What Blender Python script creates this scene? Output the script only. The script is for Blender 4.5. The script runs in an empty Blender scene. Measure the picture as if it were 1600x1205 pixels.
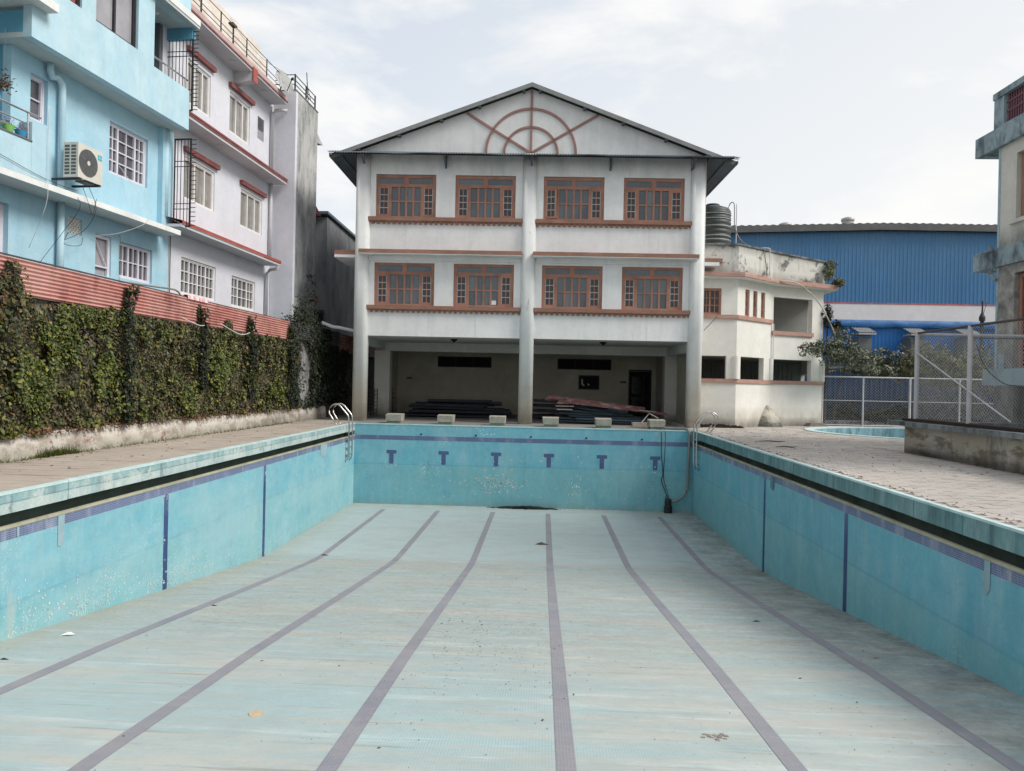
import bpy, math, random
from mathutils import Vector, noise
rnd = random.Random(7)
S = bpy.context.scene
# ------------------------------------------------------------------ camera, sky, sun, exposure
F = 1180.0; YAW = math.radians(2.376); ROLL = 0.021; PIT = math.radians(0.1)
cam_d = bpy.data.cameras.new('camera'); cam = bpy.data.objects.new('camera', cam_d)
S.collection.objects.link(cam); S.camera = cam
cam_d.sensor_width = 36.0; cam_d.lens = F / 1600 * 36; cam_d.clip_start = 0.05; cam_d.clip_end = 3000
_f = Vector((-math.sin(YAW) * math.cos(PIT), math.cos(YAW) * math.cos(PIT), -math.sin(PIT)))
_r = Vector((math.cos(YAW), math.sin(YAW), 0)); _u = _r.cross(_f)
_R = _r * math.cos(ROLL) + _u * math.sin(ROLL); _U = _u * math.cos(ROLL) - _r * math.sin(ROLL)
from mathutils import Matrix
cam.matrix_world = Matrix(((_R.x, _U.x, -_f.x, 0), (_R.y, _U.y, -_f.y, 0), (_R.z, _U.z, -_f.z, 1.5), (0, 0, 0, 1)))

SUN_AZ, SUN_EL = math.radians(106), math.radians(42)
W = bpy.data.worlds.new('World'); S.world = W; W.use_nodes = True
nt = W.node_tree; nt.nodes.clear()
def wn(t, **k):
    n = nt.nodes.new(t)
    for a, b in k.items(): setattr(n, a, b)
    return n
out = wn('ShaderNodeOutputWorld'); bg = wn('ShaderNodeBackground'); bg.inputs[1].default_value = 0.1
sky = wn('ShaderNodeTexSky'); sky.sky_type = 'NISHITA'; sky.sun_disc = False
sky.sun_elevation = SUN_EL; sky.sun_rotation = SUN_AZ
tc = wn('ShaderNodeTexCoord')
sep = wn('ShaderNodeSeparateXYZ'); nt.links.new(tc.outputs['Generated'], sep.inputs[0])
mp = wn('ShaderNodeMapping'); mp.inputs['Scale'].default_value = (1.0, 1.0, 2.6); mp.inputs['Location'].default_value = (3.1, 0.4, 0.2)
nt.links.new(tc.outputs['Generated'], mp.inputs[0])
def wmath(op, a, b=None, clamp=False):
    n = wn('ShaderNodeMath', operation=op); n.use_clamp = clamp
    for i, v in enumerate((a, b)):
        if v is None: continue
        if isinstance(v, (int, float)): n.inputs[i].default_value = v
        else: nt.links.new(v, n.inputs[i])
    return n.outputs[0]
def wmix(f, a, b):
    n = wn('ShaderNodeMix', data_type='RGBA')
    for s, v in ((n.inputs[0], f), (n.inputs[6], a), (n.inputs[7], b)):
        if isinstance(v, (int, float, tuple)): s.default_value = v
        else: nt.links.new(v, s)
    return n.outputs[2]
nz = wn('ShaderNodeTexNoise'); nz.inputs['Scale'].default_value = 3.4; nz.inputs['Detail'].default_value = 9; nz.inputs['Roughness'].default_value = 0.56
nz.inputs['Distortion'].default_value = 0.25
nt.links.new(mp.outputs[0], nz.inputs['Vector'])
nz2 = wn('ShaderNodeTexNoise'); nz2.inputs['Scale'].default_value = 1.1; nz2.inputs['Detail'].default_value = 3
nt.links.new(mp.outputs[0], nz2.inputs['Vector'])
# thin veil everywhere: pale grey-blue up and to the west, creamy white towards the low eastern sky
haze = wmix(0.88, sky.outputs[0], (3.2, 3.42, 3.66, 1))
east = wmath('ADD', wmath('MULTIPLY', sep.outputs[0], 0.75), wmath('SUBTRACT', 0.62, wmath('MULTIPLY', sep.outputs[2], 1.15)), True)
base = wmix(east, haze, (4.25, 4.2, 4.08, 1))
cl = wmath('MULTIPLY', wmath('SUBTRACT', wmath('ADD', nz.outputs[0], wmath('MULTIPLY', nz2.outputs[0], 0.45)), 0.69), 7.0, True)
col = wmix(wmath('MULTIPLY', cl, 0.85), base, (4.25, 4.22, 4.15, 1))
nt.links.new(col, bg.inputs[0]); nt.links.new(bg.outputs[0], out.inputs[0])
sun_d = bpy.data.lights.new('sun', 'SUN'); sun_d.energy = 1.4; sun_d.angle = math.radians(24); sun_d.color = (1, 0.95, 0.88)
sun = bpy.data.objects.new('sun', sun_d); S.collection.objects.link(sun)
sv = Vector((math.cos(SUN_EL) * math.sin(SUN_AZ), math.cos(SUN_EL) * math.cos(SUN_AZ), math.sin(SUN_EL)))
sun.rotation_euler = sv.to_track_quat('Z', 'Y').to_euler()
S.view_settings.view_transform = 'Standard'; S.view_settings.look = 'None'
S.view_settings.exposure = 1.24; S.view_settings.gamma = 1; S.view_settings.use_curve_mapping = False

# ------------------------------------------------------------------ materials
def M(name, col, rough=0.8, var=0.12, scale=1.2, fine=25, bump=0.15, layers=(), metal=0.0, spec=0.35, island=0.0, ramp=None, objr=0.0, mott=0.32, mott_lo=0.66):
    m = bpy.data.materials.new(name); m.use_nodes = True; t = m.node_tree; t.nodes.clear()
    def N(ty, **k):
        n = t.nodes.new(ty)
        for a, b in k.items(): setattr(n, a, b)
        return n
    def L(a, b): t.links.new(a, b)
    def val(s, v):
        if isinstance(v, (int, float)): s.default_value = v
        elif isinstance(v, tuple): s.default_value = v if len(v) != 3 or s.type == 'VECTOR' else (*v, 1)
        else: L(v, s)
    def mth(op, a, b=0.0, clamp=False):
        n = N('ShaderNodeMath', operation=op); n.use_clamp = clamp; val(n.inputs[0], a); val(n.inputs[1], b); return n.outputs[0]
    def mix(f, a, b, bt='MIX'):
        n = N('ShaderNodeMix', data_type='RGBA', blend_type=bt); val(n.inputs[0], f); val(n.inputs[6], a); val(n.inputs[7], b); return n.outputs[2]
    geo = N('ShaderNodeNewGeometry'); pos = geo.outputs['Position']
    o = N('ShaderNodeOutputMaterial'); b = N('ShaderNodeBsdfPrincipled'); L(b.outputs[0], o.inputs[0])
    b.inputs['Roughness'].default_value = rough; b.inputs['Metallic'].default_value = metal
    b.inputs['Specular IOR Level'].default_value = spec
    def mapped(sc, loc=(0, 0, 0)):
        mpn = N('ShaderNodeMapping'); L(pos, mpn.inputs[0]); mpn.inputs['Scale'].default_value = sc; mpn.inputs['Location'].default_value = loc; return mpn.outputs[0]
    def noi(sc, detail=5, r=0.6, loc=(0, 0, 0), dist=0.0):
        v = mapped(sc if isinstance(sc, tuple) else (sc,) * 3, loc)
        n = N('ShaderNodeTexNoise'); L(v, n.inputs['Vector']); n.inputs['Scale'].default_value = 1; n.inputs['Detail'].default_value = detail
        n.inputs['Roughness'].default_value = r; n.inputs['Distortion'].default_value = dist; return n.outputs[0]
    def thr(x, lo, hi):
        n = N('ShaderNodeMapRange'); L(x, n.inputs[0]); n.inputs[1].default_value = lo; n.inputs[2].default_value = hi; n.clamp = True; return n.outputs[0]
    n1 = noi(scale); nf = noi(fine, 3)
    hi = tuple(min(1, c * (1 + var)) for c in col); lo = tuple(c * (1 - var) for c in col)
    if ramp:
        cr = N('ShaderNodeValToRGB'); L(geo.outputs['Random Per Island'], cr.inputs[0])
        els = cr.color_ramp.elements
        while len(els) < len(ramp): els.new(0.5)
        for e, (p_, c_) in zip(els, ramp): e.position = p_; e.color = (*c_, 1)
        c = cr.outputs[0]
        c = mix(mth('MULTIPLY', thr(n1, 0.35, 0.65), 0.55), c, mix(0.5, c, (col[0], col[1], col[2], 1)), 'MIX')
    else:
        c = mix(thr(n1, 0.3, 0.7), lo, hi)
        c = mix(mth('MULTIPLY', thr(nf, 0.35, 0.75), var * 1.4, True), c, tuple(x * 0.6 for x in col))
    if island:
        f = mth('MULTIPLY', geo.outputs['Random Per Island'], island)
        c = mix(f, c, tuple(x * 0.35 for x in col))
    if objr:
        oi = N('ShaderNodeObjectInfo'); c = mix(mth('MULTIPLY', oi.outputs['Random'], objr), c, tuple(min(1, x * 1.9 + .02) for x in col))
        c = mix(mth('MULTIPLY', mth('FRACT', mth('MULTIPLY', oi.outputs['Random'], 7.31)), objr), c, tuple(x * 0.45 for x in col))
    hgt = nf
    for ly in layers:
        k = ly[0]
        if k == 'noise':      # colour, amount, scale, lo, hi
            _, cc, am, sc, a, d = ly[:6]
            mask = thr(noi(sc, 10, 0.65 if len(ly) < 8 else ly[7], (17.3, 4.1, 9.7) if len(ly) < 7 else ly[6], 0.3 if len(ly) < 8 else 0), a, d)
            c = mix(mth('MULTIPLY', mask, am), c, cc)
        elif k == 'z':        # colour, amount, z at zero, z at full, noise scale
            _, cc, am, za, zb, sc = ly
            sx = N('ShaderNodeSeparateXYZ'); L(pos, sx.inputs[0])
            mk = N('ShaderNodeMapRange'); L(sx.outputs[2], mk.inputs[0]); mk.inputs[1].default_value = za; mk.inputs[2].default_value = zb
            q = mth('MULTIPLY', mk.outputs[0], thr(noi(sc, 6, 0.65, (3, 8, 1)), 0.25, 0.75)); q = mth('POWER', q, 0.8)
            c = mix(mth('MULTIPLY', q, am, True), c, cc)
        elif k == 'zline':    # colour, amount, z, half width
            _, cc, am, z0, hw = ly
            sx = N('ShaderNodeSeparateXYZ'); L(pos, sx.inputs[0])
            zz = mth('ADD', sx.outputs[2], mth('MULTIPLY', mth('SUBTRACT', noi(0.7), 0.5), 0.05))
            d_ = mth('ABSOLUTE', mth('SUBTRACT', zz, z0)); q = mth('SUBTRACT', 1.0, mth('DIVIDE', d_, hw), True)
            c = mix(mth('MULTIPLY', q, am, True), c, cc)
        elif k == 'axis':     # colour, amount, axis, from, to, noise scale : serves stains and painted shade that grow along an axis
            _, cc, am, ax, a0, a1, sc = ly[:7]; rg = ly[7] if len(ly) > 7 else .7
            sx = N('ShaderNodeSeparateXYZ'); L(pos, sx.inputs[0])
            mk = N('ShaderNodeMapRange'); L(sx.outputs[ax], mk.inputs[0]); mk.inputs[1].default_value = a0; mk.inputs[2].default_value = a1
            q = mth('MULTIPLY', mk.outputs[0], thr(noi(sc, 10, rg, (5, 2, 7), .4 if rg == .7 else 0), 0.3 if len(ly) < 9 else ly[8], 0.72 if len(ly) < 9 else ly[9]))
            c = mix(mth('MULTIPLY', q, am, True), c, cc)
        elif k == 'grid':     # colour, amount, plane, tile, mortar
            _, cc, am, pl, ts, mo = ly
            sx = N('ShaderNodeSeparateXYZ'); L(pos, sx.inputs[0]); cb = N('ShaderNodeCombineXYZ')
            L(sx.outputs[pl[0]], cb.inputs[0]); L(sx.outputs[pl[1]], cb.inputs[1])
            bt = N('ShaderNodeTexBrick'); L(cb.outputs[0], bt.inputs['Vector']); bt.offset = 0; bt.squash = 1
            bt.inputs['Scale'].default_value = 1; bt.inputs['Brick Width'].default_value = ts; bt.inputs['Row Height'].default_value = ts
            bt.inputs['Mortar Size'].default_value = mo; bt.inputs['Mortar Smooth'].default_value = 0.1
            bt.inputs['Color1'].default_value = (0, 0, 0, 1); bt.inputs['Color2'].default_value = (0.25, 0.25, 0.25, 1); bt.inputs['Mortar'].default_value = (1, 1, 1, 1)
            c = mix(mth('MULTIPLY', bt.outputs['Fac'], am), c, cc)
            c = mix(mth('MULTIPLY', mth('SUBTRACT', bt.outputs['Color'], bt.outputs['Fac'], True), 1.3), c, tuple(x * 0.75 for x in col))
        elif k == 'specks':   # colour, amount, voronoi scale, size, patch scale, patch lo, patch hi
            _, cc, am, vs, sz, ps, pa, pb = ly
            vo = N('ShaderNodeTexVoronoi'); L(mapped((vs, vs, vs)), vo.inputs['Vector']); vo.inputs['Scale'].default_value = 1
            q = mth('MULTIPLY', mth('LESS_THAN', vo.outputs['Distance'], sz), thr(noi(ps, 3, .5, (1, 9, 4)), pa, pb))
            sp = N('ShaderNodeSeparateColor'); L(vo.outputs['Color'], sp.inputs[0])
            q = mth('MULTIPLY', q, mth('GREATER_THAN', sp.outputs[0], 0.45))
            c = mix(mth('MULTIPLY', q, am, True), c, cc)
    if not ramp and mott:
        g_ = thr(noi(2.3, 12, .82, (8, 8, 3)), 0.36, 0.60); cc_ = N('ShaderNodeCombineColor')
        gg = mth('ADD', mth('MULTIPLY', g_, 1 - mott_lo), mott_lo)
        for i_ in range(3): L(gg, cc_.inputs[i_])
        c = mix(mott, c, cc_.outputs[0], 'MULTIPLY')
    L(c, b.inputs['Base Color'])
    if bump:
        bp = N('ShaderNodeBump'); bp.inputs['Strength'].default_value = bump; bp.inputs['Distance'].default_value = 0.02; L(hgt, bp.inputs['Height']); L(bp.outputs[0], b.inputs['Normal'])
    if ramp:
        b.inputs['Subsurface Weight'].default_value = 0.0
    return m

MOULD = (0.05, 0.055, 0.05); DUST = (0.42, 0.36, 0.29)
m = {}
TEAL = (0.15, 0.445, 0.545)
def pool(name, pl, extra=(), col=TEAL):
    return M(name, col, 0.55, 0.10, 0.7, 14, 0.05, layers=(
        ('noise', (0.065, 0.34, 0.48), 0.6, (1.1, 1.1, 1.6), 0.42, 0.70),
        ('noise', (0.38, 0.58, 0.62), 0.5, (1.7, 1.7, 0.5), 0.48, 0.75, (2, 2, 2)),
        ('noise', (0.36, 0.56, 0.60), 0.35, (7, 7, 0.5), 0.5, 0.8, (8, 1, 2)),
        ('zline', (0.10, 0.27, 0.33), 0.45, -1.43, 0.035),
        ('z', (0.24, 0.46, 0.42), 0.55, -1.44, -1.5, 0.6),
        ('z', (0.26, 0.27, 0.20), 0.6, -2.62, -2.86, 3.0),
        ('noise', (0.10, 0.14, 0.14), 0.6, (4, 4, 0.30), 0.63, 0.76, (7, 7, 1)),
        ('noise', (0.42, 0.60, 0.62), 0.35, (3, 3, 3), 0.54, 0.64, (1, 7, 3), .85), ('noise', (0.09, 0.26, 0.34), 0.3, (2, 2, 2.5), 0.54, 0.66, (5, 7, 3), .85),
        ('grid', (0.42, 0.55, 0.56), 0.16, pl, 0.026, 0.0025)) + tuple(extra))
m['pool_x'] = pool('pool tile side', (1, 2), (('noise', (0.34, 0.53, 0.57), 0.62, (0.6, 0.35, 0.8), 0.36, 0.58, (3, 3, 3), .75), ('noise', (0.45, 0.50, 0.47), 0.55, (5, 1.1, 0.28), 0.62, 0.69, (6, 3, 5)), ('specks', (0.70, 0.72, 0.68), 0.8, 30, 0.27, 1.1, 0.52, 0.66),))  # paler first layer puts the lit left wall's brightness into the colour
m['pool_xs'] = pool('pool tile shaded side', (1, 2), (('specks', (0.65, 0.62, 0.5), 0.7, 26, 0.28, 1.2, 0.60, 0.68),))
m['pool_y'] = pool('pool tile end', (0, 2), (('specks', (0.78, 0.78, 0.74), 0.85, 15, 0.30, 0.7, 0.60, 0.70), ('noise', (0.015, 0.025, 0.02), 0.0, 1, 0.5, 0.6)))
m['band_x'] = M('band tile side', (0.055, 0.095, 0.23), 0.5, 0.2, 2, 14, 0, layers=(('noise', (0.40, 0.42, 0.50), 0.7, (2.2, 2.2, 0.6), 0.5, 0.68), ('noise', (0.5, 0.5, 0.46), 0.8, (9, 3, 0.5), 0.62, 0.72), ('noise', (0.08, 0.09, 0.13), 0.6, (4, 4, .6), 0.6, 0.7, (3, 3, 3)), ('grid', (0.55, 0.58, 0.66), 0.42, (1, 2), 0.026, 0.004)))
m['band_y'] = M('band tile end', (0.04, 0.085, 0.22), 0.5, 0.15, 2, 14, 0, layers=(('noise', (0.36, 0.42, 0.50), 0.6, (1.6, 1.6, 0.6), 0.52, 0.70), ('grid', (0.55, 0.6, 0.68), 0.35, (0, 2), 0.026, 0.003)))
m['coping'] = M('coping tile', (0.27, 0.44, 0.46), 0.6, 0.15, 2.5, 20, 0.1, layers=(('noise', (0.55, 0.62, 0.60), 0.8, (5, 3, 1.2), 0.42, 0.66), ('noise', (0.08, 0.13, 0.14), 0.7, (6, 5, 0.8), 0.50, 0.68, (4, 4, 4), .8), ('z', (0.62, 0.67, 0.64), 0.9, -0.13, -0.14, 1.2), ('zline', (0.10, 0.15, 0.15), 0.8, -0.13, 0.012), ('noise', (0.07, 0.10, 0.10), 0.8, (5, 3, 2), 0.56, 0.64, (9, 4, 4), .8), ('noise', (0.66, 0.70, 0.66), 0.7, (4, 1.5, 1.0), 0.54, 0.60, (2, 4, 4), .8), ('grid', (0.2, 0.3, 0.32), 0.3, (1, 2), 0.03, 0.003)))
m['coping_r'] = M('coping tile shaded', (0.13, 0.28, 0.30), 0.6, 0.15, 2.5, 20, 0.1, layers=(('noise', (0.33, 0.46, 0.46), 0.7, (5, 3, 0.9), 0.45, 0.66), ('noise', (0.04, 0.07, 0.08), 0.75, (6, 5, 0.6), 0.48, 0.66, (4, 4, 4), .8), ('grid', (0.1, 0.2, 0.2), 0.3, (1, 2), 0.03, 0.003)))  # darker copy of the coping tile, right side's shade put into its colour
m['coping_top'] = M('coping edge', (0.52, 0.68, 0.68), 0.6, 0.1, 3, 20, 0.05, layers=(('noise', (0.3, 0.45, 0.45), 0.5, 3, 0.5, 0.7),))
m['lip'] = M('gutter lip', (0.42, 0.41, 0.30), 0.8, 0.15, 2, 20, 0.1, layers=(('noise', (0.10, 0.10, 0.07), 0.5, (3, 3, 3), 0.5, 0.75),))
m['gutter'] = M('gutter slime', (0.15, 0.20, 0.17), 0.9, 0.3, 2, 20, 0.1)
m['floor'] = M('pool floor tile', (0.40, 0.515, 0.525), 0.8, 0.04, 0.5, 30, 0.03, mott=.2, layers=(
    ('grid', (0.21, 0.32, 0.34), 0.5, (0, 1), 0.027, 0.0045),
    ('noise', (0.465, 0.455, 0.415), 0.75, (0.16, 1.3, 0), 0.47, 0.56, (1, 1, 1), .72),
    ('noise', (0.44, 0.43, 0.385), 0.55, (0.3, 5.0, 0), 0.50, 0.58, (9, 9, 9), .8),
    ('noise', (0.52, 0.595, 0.595), 0.6, (0.22, 4.0, 0), 0.53, 0.60, (4, 1, 2), .8),
    ('axis', (0.31, 0.31, 0.28), 0.62, 1, 7.0, 11, (1.4, 3.6, 0), .9, .44, .56),
    ('axis', (0.17, 0.16, 0.135), 0.62, 1, 8.0, 11, (9, 20, 0), .9, .50, .60),
    ('axis', (0.385, 0.47, 0.475), 0.9, 1, 17.9, 18.6, (0.3, 0.3, 0), .7, 0.0, 0.2),
    ('noise', (0.33, 0.39, 0.385), 0.5, (0.8, 1.6, 0), 0.46, 0.58, (5, 5, 5), .8),
    ('noise', (0.25, 0.24, 0.21), 0.6, (0.35, 10, 0), 0.575, 0.61, (2, 5, 2), .8),
    ('noise', (0.17, 0.16, 0.13), 0.55, (12, 26, 0), 0.58, 0.64, (4, 3, 3), .85),
    ('axis', (0.06, 0.065, 0.06), 0.95, 0, 3.0, 5.27, (1.3, 1.3, 0), .85, .36, .66),  # right wall's shadow painted into the floor colour, together with grime
    ('axis', (0.34, 0.31, 0.22), 0.8, 0, -6.0, -6.7, (1.5, 1.1, 0), .85),
    ('axis', (0.30, 0.28, 0.22), 0.9, 1, 25.7, 26.7, (1.6, 1.5, 0), .85, .38, .6),
    ('specks', (0.16, 0.13, 0.10), 0.85, 11, 0.10, 0.5, 0.5, 0.62)))
m['line'] = M('lane line tile', (0.215, 0.22, 0.265), 0.8, 0.08, 0.6, 20, 0.0, layers=(
    ('noise', (0.30, 0.285, 0.295), 0.8, (0.3, 1.2, 0), 0.36, 0.6, (1, 1, 1), .75),
    ('noise', (0.34, 0.33, 0.31), 0.45, (6, 18, 0), 0.52, 0.66, (4, 3, 3), .85),
    ('noise', (0.13, 0.14, 0.23), 0.5, (0.5, 1.8, 0), 0.6, 0.70, (1, 2, 8), .8),
    ('axis', (0.09, 0.095, 0.09), 0.7, 0, 3.1, 5.27, (1.3, 1.3, 0), .85),  # same painted wall shadow and grime carried across the lane lines
    ('grid', (0.34, 0.37, 0.42), 0.25, (0, 1), 0.027, 0.004)))
m['stripe'] = M('depth stripe', (0.035, 0.07, 0.19), 0.5, 0.15, 2, 20, 0.0, layers=(('z', (0.20, 0.24, 0.38), 0.8, -1.0, -0.6, 3.0), ('specks', (0.7, 0.72, 0.75), 0.9, 22, 0.35, 2.0, 0.58, 0.66)))
m['tmark'] = M('target tile', (0.045, 0.08, 0.21), 0.5, 0.12, 4, 20, 0.0, layers=(('grid', (0.3, 0.35, 0.5), 0.3, (0, 2), 0.026, 0.003),))
m['deck'] = M('deck mortar', (0.33, 0.29, 0.25), 0.9, 0.15, 1.5, 20, 0.2)
m['paver'] = M('deck paver', (0.50, 0.46, 0.415), 0.9, 0.09, 0.5, 22, 0.25, island=0.18, layers=(
    ('noise', (0.42, 0.37, 0.34), 0.6, (0.35, 1.4, 1), 0.42, 0.70), ('noise', (0.59, 0.55, 0.50), 0.5, (0.5, 0.8, 1), 0.48, 0.72, (8, 3, 1)),
    ('noise', (0.12, 0.10, 0.08), 0.7, (2.5, 9, 1), 0.66, 0.74, (3, 3, 3)), ('noise', (0.30, 0.31, 0.33), 0.4, (0.25, 0.3, 1), 0.5, 0.7, (6, 6, 6))))
m['paver_l'] = M('deck concrete', (0.46, 0.40, 0.345), 0.9, 0.08, 0.5, 22, 0.25, island=0.15, layers=(
    ('noise', (0.30, 0.25, 0.20), 0.5, (1.4, 0.5, 1), 0.45, 0.70), ('noise', (0.13, 0.11, 0.09), 0.7, (7, 3, 1), 0.67, 0.74, (3, 3, 3)),
    ('axis', (0.16, 0.13, 0.09), 0.9, 0, -8.6, -9.0, (2, 1.2, 1)), ('axis', (0.12, 0.11, 0.10), 0.7, 1, 24, 30, (0.6, 0.5, 1))))
m['platform'] = M('far platform', (0.25, 0.24, 0.225), 0.85, 0.12, 0.8, 20, 0.2, layers=(('noise', (0.12, 0.11, 0.11), 0.6, (1.2, 3, 1), 0.45, 0.7),))
m['ground'] = M('ground', (0.16, 0.14, 0.10), 0.95, 0.3, 0.3, 6, 0.3)
m['white'] = M('white wall', (0.79, 0.80, 0.795), 0.85, 0.045, 0.6, 16, 0.12, layers=(
    ('noise', (0.60, 0.625, 0.63), 0.55, (2.4, 2.4, 0.25), 0.48, 0.72), ('noise', (0.48, 0.50, 0.49), 0.55, (5, 5, 0.35), 0.60, 0.76, (3, 6, 2)),
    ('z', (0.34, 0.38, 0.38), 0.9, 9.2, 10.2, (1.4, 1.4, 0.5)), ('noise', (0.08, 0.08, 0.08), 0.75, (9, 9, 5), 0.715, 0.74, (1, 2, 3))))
m['gable'] = M('gable wall', (0.68, 0.695, 0.69), 0.85, 0.04, 0.6, 16, 0.1, layers=(('noise', (0.52, 0.54, 0.54), 0.5, (2.4, 2.4, 0.25), 0.45, 0.72),))
m['column'] = M('white column', (0.73, 0.75, 0.74), 0.8, 0.04, 0.8, 16, 0.12, layers=(
    ('noise', (0.60, 0.62, 0.62), 0.5, (3, 3, 0.4), 0.5, 0.72), ('z', (0.60, 0.56, 0.45), 0.9, 2.2, 0.6, 1.0),
    ('z', (0.66, 0.62, 0.50), 0.5, 1.5, 1.45, 0.5), ('z', (0.20, 0.17, 0.12), 0.85, 0.7, 0.0, 3.5), ('noise', (0.15, 0.13, 0.1), 0.6, (6, 6, 1.2), 0.64, 0.72, (6, 3, 2))))
m['hall'] = M('hall wall', (0.60, 0.57, 0.48), 0.9, 0.08, 0.6, 12, 0.15, layers=(('noise', (0.36, 0.34, 0.29), 0.6, 0.5, 0.42, 0.7), ('z', (0.12, 0.11, 0.09), 0.8, 0.9, 0.0, 1.5), ('noise', (0.3, 0.12, 0.06), 0.4, 1.4, 0.68, 0.75)))
m['ceiling'] = M('hall ceiling', (0.66, 0.68, 0.66), 0.9, 0.08, 0.6, 12, 0.1, layers=(('noise', (0.50, 0.53, 0.50), 0.6, 0.9, 0.42, 0.7),))
m['brown'] = M('brown trim', (0.30, 0.155, 0.11), 0.75, 0.15, 2, 20, 0.1, layers=(('noise', (0.20, 0.14, 0.11), 0.7, (2, 2, 3), 0.45, 0.7), ('noise', (0.42, 0.25, 0.19), 0.5, (1.2, 1.2, 6), 0.5, 0.7, (2, 2, 2))))
m['wood'] = M('window wood', (0.38, 0.18, 0.125), 0.55, 0.15, 3, 30, 0.1, layers=(('noise', (0.38, 0.21, 0.15), 0.6, (4, 4, 1), 0.48, 0.7), ('noise', (0.15, 0.09, 0.07), 0.7, (1.5, 1.5, 1), 0.5, 0.7, (2, 2, 2))))
m['sunbar'] = M('sunburst bar', (0.30, 0.165, 0.145), 0.75, 0.15, 2, 20, 0.1)
m['glass'] = M('window glass', (0.070, 0.092, 0.108), 0.12, 0.35, 0.9, 3, 0.0, spec=0.6, objr=0.7, layers=(('noise', (0.10, 0.13, 0.15), 0.7, 0.8, 0.5, 0.62),))
m['glass_d'] = M('dark glass', (0.02, 0.024, 0.03), 0.15, 0.3, 0.9, 3, 0.0, spec=0.5)
m['bars'] = M('pale grille bars', (0.50, 0.47, 0.46), 0.5, 0.1, 3, 20, 0)
m['dark'] = M('dark void', (0.012, 0.013, 0.016), 0.9, 0.2, 2, 10, 0)
m['iron'] = M('dark iron', (0.03, 0.03, 0.035), 0.6, 0.2, 3, 20, 0)
m['roof'] = M('roof sheet', (0.20, 0.21, 0.205), 0.55, 0.15, 1.2, 12, 0.1, metal=0.2, layers=(('noise', (0.10, 0.10, 0.10), 0.6, 1.5, 0.45, 0.7), ('noise', (0.32, 0.33, 0.32), 0.4, 1.9, 0.5, 0.7, (2, 2, 2))))
m['verge'] = M('verge sheet edge', (0.23, 0.24, 0.235), 0.6, 0.12, 1.2, 12, 0.1, layers=(('noise', (0.13, 0.13, 0.13), 0.6, 2.5, 0.5, 0.7),))
m['roof_under'] = M('roof underside', (0.10, 0.13, 0.15), 0.7, 0.15, 1.2, 12, 0.1)
m['steel'] = M('stainless steel', (0.62, 0.60, 0.58), 0.28, 0.08, 6, 30, 0, metal=0.95)
m['block'] = M('starting block', (0.37, 0.345, 0.29), 0.9, 0.12, 6, 50, 0.3, layers=(('noise', (0.20, 0.19, 0.14), 0.7, 7, 0.45, 0.7),))
m['block_edge'] = M('starting block plinth', (0.26, 0.23, 0.17), 0.9, 0.12, 6, 50, 0.3)
m['plank_d'] = M('dark plank', (0.022, 0.024, 0.034), 0.7, 0.4, 2, 20, 0.2, objr=0.5)
m['plank_b'] = M('blue grey pipe', (0.05, 0.08, 0.105), 0.6, 0.4, 2, 20, 0.2, objr=0.5, layers=(('noise', (0.12, 0.14, 0.15), 0.6, 3, 0.5, 0.7),))
m['plank_r'] = M('maroon beam', (0.13, 0.055, 0.055), 0.7, 0.3, 2, 20, 0.2, layers=(('noise', (0.27, 0.20, 0.18), 0.8, (3, 3, 8), 0.5, 0.65),))
m['plank_g'] = M('bleached board', (0.30, 0.27, 0.24), 0.8, 0.2, 3, 20, 0.2)
# houses
m['blue'] = M('sky blue paint', (0.36, 0.585, 0.70), 0.8, 0.05, 0.7, 14, 0.25, layers=(('noise', (0.24, 0.42, 0.52), 0.45, (6, 6, 0.5), 0.60, 0.70, (1, 1, 9), .75), ('noise', (0.46, 0.64, 0.73), 0.6, (0.8, 0.8, 1.6), 0.42, 0.7), ('noise', (0.28, 0.50, 0.66), 0.5, (3, 3, 0.5), 0.5, 0.75, (5, 2, 2))))
m['blue_up'] = M('pale blue paint', (0.43, 0.62, 0.71), 0.8, 0.05, 0.9, 14, 0.2, layers=(('noise', (0.54, 0.69, 0.75), 0.6, (1.6, 1.6, 1.2), 0.42, 0.66), ('noise', (0.30, 0.52, 0.66), 0.5, (5, 5, 0.6), 0.52, 0.75, (5, 2, 2))))
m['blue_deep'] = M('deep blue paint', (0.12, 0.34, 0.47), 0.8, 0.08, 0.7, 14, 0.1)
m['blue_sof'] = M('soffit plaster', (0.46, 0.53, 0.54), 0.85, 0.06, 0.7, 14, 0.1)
m['slabwhite'] = M('white slab edge', (0.74, 0.75, 0.74), 0.8, 0.06, 1.5, 14, 0.1, layers=(('noise', (0.5, 0.48, 0.45), 0.5, (4, 4, 0.7), 0.6, 0.75),))
m['lav'] = M('lavender grey paint', (0.65, 0.665, 0.725), 0.85, 0.04, 0.6, 14, 0.25, layers=(('noise', (0.45, 0.45, 0.48), 0.45, (6, 6, 0.45), 0.60, 0.70, (1, 1, 9), .75), ('noise', (0.60, 0.60, 0.67), 0.5, (1.2, 1.2, 0.5), 0.45, 0.7),))
m['lav_sof'] = M('grey soffit', (0.55, 0.55, 0.57), 0.85, 0.04, 0.6, 14, 0.1)
m['red'] = M('red slab edge', (0.22, 0.07, 0.068), 0.7, 0.15, 2, 14, 0.1, layers=(('noise', (0.30, 0.17, 0.15), 0.6, (2, 2, 6), 0.45, 0.7),))
m['redtile'] = M('red lean roof', (0.36, 0.09, 0.07), 0.7, 0.15, 2, 14, 0.1)
m['pinkgrey'] = M('faded pink edge', (0.50, 0.38, 0.37), 0.8, 0.15, 1.5, 14, 0.1)
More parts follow.
